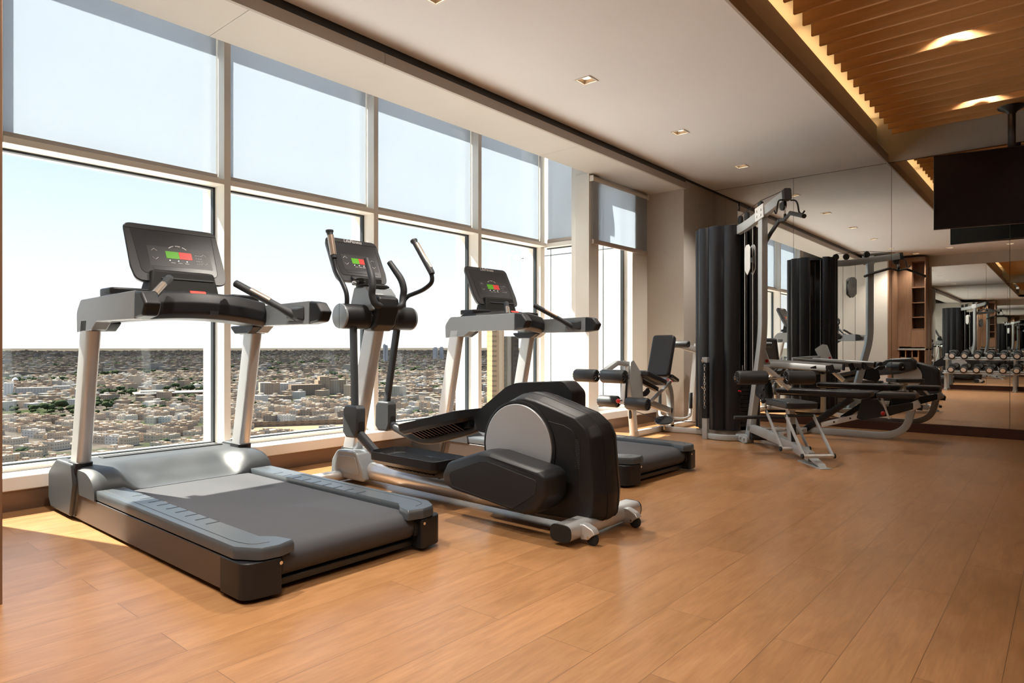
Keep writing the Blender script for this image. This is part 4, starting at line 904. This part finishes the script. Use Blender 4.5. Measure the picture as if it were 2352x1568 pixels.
# tower shrouds: lobed sheets between the three stations
for angs in ((97, 112, 132, 163, 196, 228), (252, 272, 295, 318), (352, 20+360, 50+360, 80+360)):
    for a0, a1 in zip(angs, angs[1:]):
        if a1 < a0: a1 += 360
        n = 8; A, B = Vector(P2(a0, .305)), Vector(P2(a1, .305)); mid = (A+B)/2; no = (mid-Vector((GP.x, GP.y))).normalized()
        bul = .05*(A-B).length/.17
        o_ = [A.lerp(B, k/n)+no*bul*(1-(2*k/n-1)**2) for k in range(n+1)]; i_ = [q-no*.014 for q in o_[::-1]]
        gb(MB().prism([tuple(q) for q in o_+i_], 'Z', .085, 2.215), 'shroud_panel', M_GLOSSB, bevel=.002, smooth=50)
core = [P2(a, .245) for a in range(0, 360, 20)]
gb(MB().prism(core, 'Z', 2.18, 2.205), 'tower_cap', M_DARK)
gb(MB().prism([P2(a, .29) for a in range(0, 360, 20)], 'Z', .03, .08), 'tower_base', M_GREYM, bevel=.004)
gb(MB().prism([P2(a, .13) for a in range(0, 360, 30)], 'Z', .08, 2.18), 'tower_core', M_DARK)
for an, vis in ((243, True), (335, True), (88, False)):
    d = Vector((math.cos(math.radians(an)), math.sin(math.radians(an)), 0)); nn = Vector((-d.y, d.x, 0))
    def K(a, b, z): v = GP + d*a + nn*b; return Vector((v.x, v.y, z))
    m = MB(); m.loft([[K(a, b, z) for a, b in ((.135, -.20), (.15, -.20), (.15, .20), (.135, .20))] for z in (.08, 2.18)]); gb(m, 'stack_backing', M_DARK)
    for k in range(14):
        z0 = .12+.041*k
        m = MB(); m.loft([[K(a, b, z) for a, b in ((.155, -.10), (.285, -.10), (.285, .10), (.155, .10))] for z in (z0, z0+.035)]); gb(m, 'weight_plate', M_PLAS, bevel=.003)
    for b in (-.07, .07): gb(MB().cyl(K(.22, b, .08), K(.22, b, 2.18), .009, 12), 'guide_rod', M_CHROME)
    m = MB(); m.cyl(K(.23, 0, .70), K(.23, 0, 2.15), .0035, 6); gb(m, 'stack_cable', M_DARK)
    gb(MB().cyl(K(.23, 0, .69), K(.23, 0, .76), .014, 10), 'selector_stem', M_CHROME)
gb(MB().cyl(L(.36, -.02, .50), L(.41, -.02, .50), .008, 10), 'selector_pin', M_REDP)
# small post with spare chain and its curved floor rail
pp = (6.49, 2.87)
gb(MB().box(pp[0]-.028, pp[0]+.028, pp[1]-.028, pp[1]+.028, .0, .845), 'chain_post', M_GREYM, bevel=.004)
gb(MB().box(pp[0]-.0295, pp[0]+.0295, pp[1]-.0295, pp[1]+.0295, .215, .79), 'post_sleeve', M_PLAS)
gb(MB().bar(fillet([(6.50, 2.85, .033), (6.46, 2.70, .033), (6.50, 2.58, .033), (6.62, 2.50, .033)], .12, 6), .05, .055), 'floor_rail', M_GREYM)
cm = MB()
for k in range(15):
    c = Vector((pp[0]-.036, pp[1]-.006, .755-.030*k)); 
    ring = [c+Vector((-.004*(k % 2), (.008 if k % 2 == 0 else .0)*math.cos(2*PI*j/10), .020*math.sin(2*PI*j/10))) + Vector((.008*math.cos(2*PI*j/10) if k % 2 else 0, 0, 0)) for j in range(10)]
    cm.tube(ring+[ring[0]], .003, 5)
ch = cm.build('spare_chain', M_CHROME); tag(ch, 'short chrome chain hooked on the small post beside the weight tower', 'chain')
for z in (.795, .52):
    h = MB().tube(fillet([(pp[0]-.03, pp[1], z), (pp[0]-.055, pp[1]+.01, z+.004), (pp[0]-.062, pp[1]+.012, z+.025)], .015), .006, 8); gb(h, 'chain_hook', M_CHROME)
# ---- pull-down station
gb(MB().bar(fillet([L(.20, 0, 2.155), L(.55, 0, 2.170), L(.80, 0, 2.205), L(1.37, 0, 2.285)], .12, 6), .055, .090), 'pulley_arm', M_GREYM)
gb(MB().bar([L(1.345, 0, 2.281), L(1.392, 0, 2.288)], .064, .102, rr=.012), 'arm_end_cap', M_RUBBER)
mst = fillet([L(.575, 0, .02), L(.735, 0, .55), L(.885, 0, 1.06), L(.888, 0, 2.19)], .16, 8)
gb(MB().bar(mst, .058, .092, tuple(GD)), 'mast', M_GREYM)
m = MB(); m.bar([L(.80, -.034, 2.215), L(.98, -.034, 2.232)], .008, .13); gb(m, 'joint_plate', M_LGREY)
for s in (.84, .93):
    for z in (2.195, 2.245): gb(MB().cyl(L(s, -.046, z), L(s, -.036, z), .012, 10), 'bolt', M_LGREY)
for s, z in ((.36, 2.255), (.52, 2.262), (.84, 2.30)): gb(MB().cyl(L(s, -.014, z), L(s, .014, z), .045, 20, bev=.004), 'pulley', M_RUBBER)
gb(MB().cyl(L(1.30, -.014, 2.205), L(1.30, .014, 2.205), .045, 20, bev=.004), 'pulley', M_RUBBER)
gb(MB().tube([L(.36, 0, 2.30), L(.84, 0, 2.348), L(1.28, 0, 2.335)], .0035, 6), 'top_cable', M_DARK)
for s in (.47, .66): gb(MB().tube([L(s, 0, 2.19), L(s, 0, .72)], .0035, 6), 'cable', M_LGREY)
# floating pulley plate
out = rpoly([(.535, 1.72), (.60, 1.66), (.665, 1.72), (.665, 1.93), (.63, 1.965), (.57, 1.965), (.535, 1.93)], .02, 4)
gb(MB().loft([[L(s, p, z) for s, z in out] for p in (-.030, -.024)]), 'pulley_plate', M_LGREY, bevel=.002); gb(MB().loft([[L(s, p, z) for s, z in out] for p in (.024, .030)]), 'pulley_plate', M_GREYM, bevel=.002)  # same plate twice; the window-side one painted lighter for the light on it
for z in (1.74, 1.89): gb(MB().cyl(L(.60, -.02, z), L(.60, .02, z), .05, 18), 'pulley', M_RUBBER)
# hooks for the bar
for p in (-1, 1):
    gb(MB().tube(fillet([L(1.375, p*.03, 2.235), L(1.38, p*.075, 2.235), L(1.385, p*.09, 2.20), L(1.39, p*.10, 2.125), L(1.41, p*.118, 2.105), L(1.42, p*.135, 2.135)], .02), .0075, 8), 'bar_hook', M_DARK)
lt = thing('lat_pulldown_bar', 'long black cranked pull-down bar hanging from the top arm of the weight machine', 'cable bar', L(1.335, 0, 2.07))
Mr = Matrix.Rotation(math.atan2(GD.y, GD.x)+math.radians(-9), 4, 'Z')
pth = [Mr @ Vector(q) for q in fillet([(-.60, 0, -.10), (-.44, 0, -.045), (-.14, 0, .032), (0, 0, 0), (.14, 0, .032), (.42, 0, -.048), (.50, 0, -.066)], .06, 4)]
MB().tube(pth, .0145, 12).build('bar', M_PLAS2, lt, smooth=60)
MB().tube([Mr @ Vector((.15, 0, .030)), Mr @ Vector((.50, 0, -.066))], .0185, 12).build('sleeve', M_GRIP, lt, smooth=60); MB().tube([Mr @ Vector((-.15, 0, .030)), Mr @ Vector((-.43, 0, -.042)), Mr @ Vector((-.60, 0, -.10))], .0185, 12).build('sleeve', M_GRIP, lt, smooth=60)
MB().prism(rpoly([(-.02, -.012), (.02, -.012), (.012, .055), (-.012, .055)], .01, 3), 'Y', -.008, .008, M=Mr).build('swivel_eye', M_DARK, lt)
m = MB()
for q in (-1, 1): m.tube(fillet([(q*.003, 0, .045), (q*.016, 0, .075), (q*.010, 0, .115), (q*.003, 0, .125)], .01), .003, 6, M=Mr)
m.build('carabiner', M_CHROME, lt)
# seat, thigh rollers and foot frame of the pull-down station
gb(MB().bar([L(.60, 0, .155), L(1.50, 0, .105), L(1.80, 0, .060)], .058, .075), 'foot_beam', M_GREYM)
gb(MB().loft([[L(s, p, z) for s, p in ((1.62, -.030), (2.02, -.048), (2.02, .048), (1.62, .030))] for z in (.0, .006)]), 'foot_plate', M_GREYM)
gb(MB().loft([[L(1.66, p, .10) for p in (-.028, .028)]+[L(1.70, p, .075) for p in (.028, -.028)], [L(1.95, p, .030) for p in (-.030, .030)]+[L(1.97, p, .006) for p in (.030, -.030)]]), 'foot_wedge', M_GREYM)
gb(MB().bar([L(1.47, 0, .12), L(1.43, 0, .43)], .052, .075, tuple(GD)), 'seat_post', M_GREYM)
gb(MB().bar([L(1.505, 0, .14), L(1.463, 0, .40)], .050, .01, tuple(GD)), 'post_scale', M_PLAS)
so = rpoly([(1.22, -.13), (1.66, -.14), (1.66, .14), (1.22, .13)], [.03, .04, .04, .03], 4)
gb(MB().loft([[L(s, p, .435) for s, p in so], [L(s, p, .492) for s, p in so]]), 'seat_pad', M_VINYL, bevel=.014, seg=4)
gb(MB().loft([[L(s, p, .418) for s, p in ((1.28, -.09), (1.60, -.10), (1.60, .10), (1.28, .09))], [L(s, p, .434) for s, p in ((1.28, -.09), (1.60, -.10), (1.60, .10), (1.28, .09))]]), 'seat_board', M_LGREY)
def roller(a, b, r, parent=None, nm='foam_roller'):
    o = gb(MB().cyl(a, b, r, 26, bev=.012), nm, M_FOAM, parent, smooth=45)
    a, b = Vector(a), Vector(b); d = (b-a).normalized()
    for e, q in ((a, -1), (b, 1)):
        hub = MB(); hub.cyl(e+d*q*-.002, e+d*q*.006, r*.62, 18)
        n1 = d.orthogonal().normalized(); n2 = d.cross(n1)
        for k in range(12):
            w = n1*math.cos(2*PI*k/12)+n2*math.sin(2*PI*k/12); hub.tube([e+w*r*.30+d*q*.007, e+w*r*.86+d*q*.003], .004, 5)
        hb = hub.build('roller_hub', M_DARK, o); 
    return o
gb(MB().cyl(L(1.12, -.37, .665), L(1.12, .38, .665), .013, 14), 'roller_axle', M_CHROME)
roller(L(1.12, -.345, .672), L(1.12, -.075, .672), .064); roller(L(1.12, .11, .672), L(1.12, .37, .672), .064)
gb(MB().lathe([(.010, 0), (.016, 0), (.016, .008), (.010, .008)], L(1.12, -.372, .672), tuple(GN)), 'axle_ring', M_CHROME)
hp = rpoly([(.80, .50), (.98, .44), (1.04, .50), (1.02, .66), (1.15, .70), (1.13, .63), (.86, .66)], .02, 3)
for p in (-.034, .028): gb(MB().loft([[L(s, p+q, z) for s, z in rpoly([(.79, .49), (.98, .445), (1.03, .50), (1.0, .62), (.84, .66)], .03, 3)] for q in (0, .006)]), 'roller_bracket', M_PLAS)
gb(MB().bar([L(.93, 0, .60), L(1.03, 0, .66), L(1.13, 0, .665)], .04, .03), 'roller_arm', M_PLAS)
for s, z in ((.85, .60), (.93, .50), (.98, .56)): gb(MB().cyl(L(s, -.048, z), L(s, -.034, z), .017, 12), 'bolt', M_PLAS2)
gb(MB().sphere(L(1.01, -.05, .45), .024, 10), 'adjust_knob', M_PLAS)
# low row bar and linked foot frames
lb = MB().cyl(L(1.02, -.33, .300), L(1.02, .16, .300), .0165, 14); gb(lb, 'low_bar', M_GRIP, smooth=50)
for s0, s1, pa in ((1.22, 1.52, .115), (1.60, 1.90, .118)):
    for p in (-pa, pa): gb(MB().bar([L(s0, p, .375), L(s1, p, .085)], .012, .032, (0, 0, 1), .003), 'link_bar', M_GREYM)
    gb(MB().cyl(L(s0, -pa-.01, .375), L(s0, pa+.01, .375), .013, 12), 'link_axle', M_DARK); gb(MB().cyl(L(s1, -pa-.012, .085), L(s1, pa+.012, .085), .016, 12), 'foot_bar', M_SILV)
    for p in (-pa-.012, pa+.012): gb(MB().cyl(L(s1, p-.006, .085), L(s1, p+.006, .085), .02, 12), 'bar_cap', M_RUBBER)
gb(MB().cyl(L(.66, -.02, .07), L(.66, .24, .07), .035, 16, bev=.006), 'foot_roller', M_FOAM); gb(MB().cyl(L(.66, .24, .07), L(.66, .36, .07), .012, 10), 'foot_axle', M_CHROME)
gb(MB().loft([[L(s, p, z) for s, z in rpoly([(.40, .02), (.62, .0), (.70, .02), (.70, .085), (.62, .095), (.42, .07)], .02, 3)] for p in (-.075, -.065)]), 'base_plate', M_GREYM)
for s in (.45, .54, .63): gb(MB().cyl(L(s, -.086, .05), L(s, -.075, .05), .015, 12), 'bolt', M_GREYM)
m = MB(); gb(m.cyl(L(.86, .16, .13), L(.86, .16, .15), .075, 22, bev=.004), 'floor_pulley', M_LGREY); gb(MB().cyl(L(.86, .16, .165), L(.86, .16, .18), .06, 22), 'floor_pulley', M_LGREY); gb(MB().cyl(L(.86, .16, .02), L(.86, .16, .2), .012, 10), 'pulley_pin', M_CHROME)
gb(MB().bar([L(.3, .16, .05), L(1.1, .16, .05)], .05, .05), 'cross_rail', M_GREYM); gb(MB().cyl(L(1.05, .10, .075), L(1.05, .10, .165), .022, 14), 'stop_post', M_LGREY)
# ---- leg station, along the windows
YL = 3.50
def Q(x, z, dy=0.0): return Vector((x, YL+dy, z))
gb(MB().bar([Q(6.09, .035), Q(7.56, .035)], .055, .06), 'base_rail', M_LGREY); gb(MB().bar([Vector((6.74, YL, .033)), Vector((6.80, 2.95, .033))], .055, .056), 'base_rail', M_LGREY)
gb(MB().bar([Q(6.12, .03), Q(6.075, .31), Q(6.02, .60)], .062, .075, (1, 0, 0)), 'front_post', M_LGREY)
gb(MB().bar([Q(6.127, .001), Q(6.118, .062)], .066, .079, (1, 0, 0)), 'post_shoe', M_GREYM)
gb(MB().loft([[Vector((6.035, YL+y, z)) for y, z in rpoly([(-.012, .20), (.012, .20), (.012, .29), (-.012, .29)], .011, 3)], [Vector((6.048, YL+y, z)) for y, z in rpoly([(-.012, .20), (.012, .20), (.012, .29), (-.012, .29)], .011, 3)]]), 'post_slot', M_LINE)
# pivot plates and the padded lever
pl = rpoly([(5.97, .80), (6.02, .815), (6.06, .78), (6.20, .66), (6.22, .40), (6.12, .36), (6.00, .40), (5.95, .60)], .025, 4)
for y in (-.055, .047): gb(MB().prism(pl, 'Y', YL+y, YL+y+.008), 'pivot_plate', M_GREYM, bevel=.002)
gb(MB().bar(fillet([Q(5.98, .76), Q(5.94, .60), Q(5.90, .36)], .05), .05, .06, (1, 0, 0)), 'lever_arm', M_LGREY)
gb(MB().prism([(5.915, .67), (5.945, .67), (5.92, .42), (5.89, .42)], 'Y', YL-.034, YL-.026), 'lever_scale', M_LINE)
gb(MB().bar([Q(5.99, .775), Q(5.77, .79), Q(5.50, .695)], .05, .05), 'pad_arm', M_GREYM)
gb(MB().cyl(Q(5.46, .668, -.29), Q(5.46, .668, .30), .012, 12), 'roller_axle', M_CHROME)
roller(Q(5.46, .668, .035), Q(5.46, .668, .285), .064); roller(Q(5.46, .668, -.285), Q(5.46, .668, -.03), .066)
gb(MB().cyl(Q(5.90, .375, -.30), Q(5.90, .375, .30), .012, 12), 'roller_axle', M_CHROME)
roller(Q(5.90, .385, .06), Q(5.90, .385, .285), .062); roller(Q(5.90, .375, -.29), Q(5.90, .375, -.045), .064)
gb(MB().cyl(Q(5.885, .405, .00), Q(5.83, .40, .01), .012, 10), 'knob_stem', M_CHROME); gb(MB().sphere(Q(5.82, .40, .012), .022, 10), 'adjust_knob', M_REDP)
# seat and back pads
def pad(name, c, ax, half_len, half_w, th, wdir=Vector((0, 1, 0))):
    ax = Vector(ax).normalized(); no = ax.cross(wdir).normalized()
    out = rpoly([(-half_len, -half_w), (half_len, -half_w), (half_len, half_w), (-half_len, half_w)], min(half_w*.35, .045), 4)
    return gb(MB().loft([[Vector(c)+ax*a+wdir*b+no*t for a, b in out] for t in (-th/2, th/2)]), name, M_VINYL, bevel=th*.28, seg=4)
pad('seat_pad', Q(6.40, .615), (.44, 0, -.12), .235, .135, .065); pad('back_pad', Q(6.735, .85), (.16, 0, .46), .245, .135, .07)
gb(MB().bar([Q(6.15, .62), Q(6.62, .48)], .05, .05), 'seat_beam', M_DARK)
gb(MB().bar(fillet([Q(6.95, .03), Q(6.96, .30), Q(6.93, .46), Q(6.80, .60)], .16, 8), .055, .085, (1, 0, 0)), 'back_frame', M_GREYM)
gb(MB().bar([Q(6.20, .40), Q(6.95, .215)], .055, .07), 'seat_rail', M_GREYM)
gb(MB().bar([Q(6.36, .35, -.05), Q(6.85, .555, -.05)], .035, .028), 'angle_strut', M_LGREY); gb(MB().sphere(Q(6.90, .57, -.06), .02, 10), 'adjust_knob', M_REDP)
gb(MB().prism([(6.30+.20*math.cos(a), .66+.24*math.sin(a)) for a in [PI*(1.15+.55*k/12) for k in range(13)]]+[(6.30+.15*math.cos(a), .66+.19*math.sin(a)) for a in [PI*(1.70-.55*k/12) for k in range(13)]], 'Y', YL-.03, YL+.0), 'range_cam', M_DARK)
pad('arm_pad', Q(6.82, .60, -.10), (.14, 0, -.05), .09, .035, .04)
gb(MB().tube(fillet([Q(7.02, .40, .17), Q(7.02, .24, .17), Q(6.97, .14, .15), Q(6.97, .13, -.15), Q(7.05, .16, -.20), Q(7.06, .24, -.20), Q(7.06, .42, -.20)], .07, 5), .0155, 12), 'grip_tube', M_LGREY, smooth=60)
for a, b in ((Q(7.02, .24, .17), Q(7.02, .41, .17)), (Q(7.06, .25, -.20), Q(7.06, .43, -.20))): gb(MB().cyl(a, b, .021, 14, bev=.005), 'hand_grip', M_GRIP, smooth=50)
gb(MB().bar([Q(7.50, .04), Q(7.57, .50), Q(7.68, .985)], .06, .085, (1, 0, 0)), 'back_post', M_LGREY)
gb(MB().bar([Q(7.70, .905), Q(7.10, .985)], .05, .075), 'head_beam', M_LGREY)
for x, z in ((7.22, .97), (7.36, .952), (7.655, .80)): gb(MB().cyl(Q(x, z, -.04), Q(x, z, -.026), .016, 12), 'bolt', M_LGREY)
roller(Q(7.09, .985, -.16), Q(7.09, .985, .14), .040, nm='neck_roller')
m = MB(); m.lathe([(.085, -.012), (.10, -.004), (.10, .004), (.085, .012)], Q(6.70, .135, -.05), (-.35, -.1, .93), 26); gb(m, 'cable_pulley', M_RUBBER, smooth=30)
m = MB(); m.lathe([(.0, -.016), (.098, -.006), (.104, -.004), (.104, -.012), (.05, -.03)], Q(6.70, .135, -.05), (-.35, -.1, .93), 26); gb(m, 'pulley_dish', M_LGREY, smooth=30)
gb(MB().cyl(Q(6.70, .03, -.05), Q(6.70, .14, -.05), .014, 10), 'pulley_pin', M_CHROME)
gb(MB().tube([Q(6.12, .27, -.03), Q(6.66, .14, -.03)], .004, 6), 'leg_cable', M_DARK); gb(MB().tube([Q(6.75, .13, -.06), Vector((6.86, 3.06, .12))], .004, 6), 'leg_cable', M_DARK)
# ---- press station: pivoting arms reaching over the bench
px_ = 7.70
gb(MB().bar([Vector((7.02, 2.70, .04)), Vector((7.58, 2.20, .04))], .055, .055), 'press_rail', M_GREYM)
gb(MB().bar([Vector((7.20, 2.60, .05)), Vector((7.20, 2.60, .80))], .055, .08, (1, 0, 0)), 'press_post', M_GREYM)
for dx in (-.33, .33):
    x = px_+dx
    gb(MB().bar(fillet([Vector((7.24, 2.64, .80)), Vector((px_+dx*.55, 2.83, .78)), Vector((x, 2.62, .765)), Vector((x, 1.93, .725))], .16, 8), .040, .065), 'press_arm', M_GREYM)
    gb(MB().bar([Vector((x, 1.935, .724)), Vector((x, 1.915, .723))], .044, .07), 'arm_end_cap', M_RUBBER)
    gb(MB().cyl((x-.10*(1 if dx > 0 else -1), 1.98, .68), (x+.03, 1.98, .68), .018, 14), 'press_grip', M_GRIP); gb(MB().bar([Vector((x, 2.06, .745)), Vector((x, 2.03, .66))], .05, .06, (0, 1, 0)), 'grip_bracket', M_DARK)
gb(MB().bar(fillet([Vector((7.20, 2.60, .74)), Vector((7.36, 2.52, .70)), Vector((7.36, 2.30, .50))], .08), .04, .05), 'press_link', M_LGREY)
fan = [(2.46, .76), (2.62, .76), (2.70, .92), (2.60, .99), (2.54, .98)]
gb(MB().prism(rpoly(fan, .015, 3), 'X', 7.24, 7.252), 'setting_plate', M_LGREY); gb(MB().cyl((7.232, 2.50, .80), (7.236+.03, 2.50, .80), .018, 10), 'adjust_knob', M_REDP)

# ================================================================== BENCH
BX = 7.68
BN = thing('weight_bench', 'long black adjustable bench on a curved grey frame in front of the mirrors', 'bench', (BX, 1.8, 0))
def bb(mb, name, m, parent=None, **k):
    o = mb.build(name, m, parent or BN, **k)
    if not parent: o.matrix_parent_inverse = Matrix.Translation((-BX, -1.8, 0))
    return o
def slab(y0, y1, z, th, hw, name):
    out = rpoly([(BX-hw, y0), (BX+hw, y0), (BX+hw, y1), (BX-hw, y1)], .045, 4)
    return bb(MB().prism(out, 'Z', z-th, z), name, M_VINYL, bevel=.020, seg=4)
slab(1.565, 2.53, .487, .062, .135, 'back_pad'); slab(1.155, 1.51, .487, .058, .130, 'seat_pad')
bb(MB().box(BX-.10, BX+.10, 1.60, 2.48, .412, .425), 'pad_board', M_DARK)
bb(MB().bar(fillet([(BX, 2.22, .035), (BX, 1.42, .035), (BX, 1.255, .12), (BX, 1.20, .36)], .20, 10), .055, .068), 'frame_tube', M_GREYM)
bb(MB().bar([(BX, 2.22, .032), (BX, 2.205, .032)], .50, .05), 'rear_foot', M_GREYM)
bb(MB().bar([(BX, 2.06, .10), (BX, 1.64, .235)], .05, .055), 'brace_tube', M_LGREY)
for y, z in ((1.93, .142), (1.77, .193)): bb(MB().cyl((BX-.029, y, z), (BX-.024, y, z), .010, 10), 'bolt', M_DARK)
bb(MB().bar([(BX, 2.24, .03), (BX, 1.92, .28), (BX, 1.76, .40)], .07, .065), 'back_brace', M_DARK)
bb(MB().prism(rpoly([(1.66, .40), (1.71, .20), (1.66, .185), (1.40, .245), (1.19, .325), (1.19, .395), (1.46, .33), (1.52, .41)], [.01]*8, 2), 'X', BX-.035, BX+.035), 'hinge_body', M_DARK, bevel=.004)
bb(MB().bar([(BX, 1.235, .335), (BX, 1.14, .385)], .066, .08), 'tube_end', M_SILV)
bb(MB().bar([(BX, 1.16, .345), (BX, 1.115, .34)], .05, .05), 'wheel_block', M_RUBBER)
bb(MB().bar([(BX-.045, 1.47, .43), (BX-.05, 1.40, .215)], .012, .022, (0, 1, 0)), 'adjust_rod', M_LGREY); bb(MB().sphere((BX-.06, 1.455, .268), .022, 10), 'adjust_knob', M_REDP)

# ================================================================== TELEVISION
TV = thing('television', 'large black flat television hanging from the timber ceiling on a pole', 'television', (8.02, .42, 3.29))
ta = YAW + math.radians(59.8); tu = Vector((math.cos(ta), math.sin(ta), 0)); tn_ = Vector((tu.y, -tu.x, 0)); 
if tn_.dot(Vector((-1, -.3, 0))) < 0: tn_ = -tn_
tdn = Vector((0, 0, 1))
def tp(a, b, t): v = Vector((8.00, .405, 2.51)) + tu*a + tdn*b + tn_*t; return v - Vector((8.02, .42, 3.29))
def tbox(a0, a1, b0, b1, t0, t1): 
    m = MB(); m.loft([[tp(a, b, t) for a, b in ((a0, b0), (a1, b0), (a1, b1), (a0, b1))] for t in (t0, t1)]); return m
tw, th_ = .655, .372
tbox(-tw, tw, -th_, th_, .02, .062).build('cabinet', M_DARK, TV, bevel=.004)
tbox(-tw+.010, tw-.010, -th_+.016, th_-.010, .0622, .0635).build('screen', M_TVG, TV)
tbox(-.22, .22, -.2, .2, -.03, .02).build('wall_bracket', M_DARK, TV, bevel=.004)
MB().cyl((0, 0, -1.0), (0, 0, -.012), .032, 20).build('ceiling_pole', M_DARK, TV, smooth=50)
MB().lathe([(.032, -.07), (.05, -.045), (.11, -.012), (.115, .0)], (0, 0, 0), (0, 0, 1), 24).build('ceiling_rose', M_DARK, TV, smooth=50)

# ================================================================== DUMBBELL RACK (seen in the mirrors)
RK = thing('dumbbell_rack', 'grey two-tier dumbbell rack against the mirrors behind the camera', 'rack', (XB+.30, 1.0, 0))
RX = XB+.30
def rb(mb, name, m, **k):
    o = mb.build(name, m, RK, **k); o.matrix_parent_inverse = Matrix.Translation((-RX, -1.0, 0)); return o
for y in (2.07, .86, .30):
    rb(MB().bar([(RX-.20, y, .02), (RX-.06, y, .42), (RX+.02, y, .80)], .07, .05, (0, 1, 0)), 'leg', M_GREYM)
    rb(MB().box(RX-.24, RX+.24, y-.035, y+.035, 0, .05), 'foot', M_GREYM, bevel=.004); rb(MB().bar([(RX+.20, y, .02), (RX+.19, y, .42)], .06, .05, (0, 1, 0)), 'leg', M_GREYM)
for z, x, tl in ((.70, RX+.02, .25), (.40, RX+.17, .25)):
    for e in (-.075, .075): rb(MB().bar([(x+e, .24, z+e*-tl), (x+e, 2.12, z+e*-tl)], .055, .028), 'shelf_rail', M_GREYM)
DB = None
def dumbbell():
    T = thing('dumbbell', '', 'dumbbell')
    MB().cyl((-.07, 0, 0), (.07, 0, 0), .016, 14).build('handle', M_CHROME, T)
    for s in (-1, 1):
        h = MB().cyl((s*.065, 0, 0), (s*.155, 0, 0), .068, 26, bev=.012).build('head', M_RUBBER, T, smooth=45)
        MB().lathe([(.042, 0), (.046, 0), (.046, .0012), (.042, .0012)], (s*.155, 0, .006), (s, 0, 0), 24).build('ring_mark', M_WHITE, h)
        text_mesh('weight_mark', 'kg', .03, M_WHITE, h, Matrix.Translation((s*.1562, 0, -.022)) @ Matrix.Rotation(s*PI/2, 4, 'Z') @ Matrix.Rotation(PI/2, 4, 'X'), shear=0)
    return T
D0 = dumbbell()
ordn = ['first', 'second', 'third', 'fourth', 'fifth', 'sixth', 'seventh', 'eighth']
for tier, (z, x, n) in enumerate(((.70+.088, RX+.02, 8), (.40+.088, RX+.17, 8))):
    for k in range(n):
        o = D0 if (tier == 0 and k == 0) else copy_tree(D0)
        o.location = (x, 1.96-.228*k, z); o.rotation_euler = (0, math.radians(14), 0)
        o['label'] = 'black round dumbbell, %s from the cabinet end on the %s tier of the rack' % (ordn[k], 'upper' if tier == 0 else 'lower'); o['category'] = 'dumbbell'; o['group'] = 'black dumbbells on the rack'
bpy.context.view_layer.update()

# ================================================================== WOOD CABINET (seen in the mirrors)
CB = thing('tall_cabinet', 'full-height wood cabinet with a plain door, an open niche and cubbies, by the stub wall', 'cabinet', (XB, 2.72, 0))
def cb_(mb, name, m, **k):
    o = mb.build(name, m, CB, **k); o.matrix_parent_inverse = Matrix.Translation((-XB, -2.72, 0)); return o
cx0, cx1 = XB+.012, XB+.45
m = MB(); m.box(cx0, cx1, 2.455, 2.475, 0, 3.0); m.box(cx0, cx1, 2.975, 3.002, 0, 3.0); m.box(cx0, cx1, 2.475, 2.975, 2.9, 3.0); m.box(cx0, cx0+.02, 2.475, 2.975, 0, 2.9); m.box(cx0, cx1-.02, 2.725, 2.745, .95, 2.9)
cb_(m, 'carcass', M_WOODD)
cb_(MB().box(cx1-.018, cx1+.002, 2.742, 2.976, .96, 2.90), 'door', M_WOODD, bevel=.002)
for z in (1.35, 1.62, 1.95, 2.3): cb_(MB().box(cx0+.02, cx1-.03, 2.475, 2.725, z, z+.02), 'shelf', M_WOODD)
cb_(MB().box(cx0+.02, cx1-.02, 2.475, 2.725, .95, 1.34), 'niche_panel', M_WOODD)
cb_(MB().box(cx0+.02, cx1+.02, 2.455, 3.0, .88, .92), 'counter', M_STONE, bevel=.003)
for y in (2.60, 2.72, 2.85): cb_(MB().box(cx0+.02, cx1-.01, y-.008, y+.008, .45, .88), 'cubby_divider', M_BOX)
for z in (.44, .12): cb_(MB().box(cx0+.02, cx1-.01, 2.475, 2.975, z, z+.02), 'cubby_shelf', M_BOX)
for k, (y0, y1) in enumerate(((2.615, 2.705), (2.862, 2.965))):
    o = MB().box(cx0+.08, cx1-.06, y0, y1, .4605, .72).build('storage_box', M_BOX, bevel=.004); tag(o, ['brown storage box in the cubby nearer the dumbbell rack', 'brown storage box in the cubby beside the stub wall'][k], 'box', 'boxes in the cabinet cubbies')
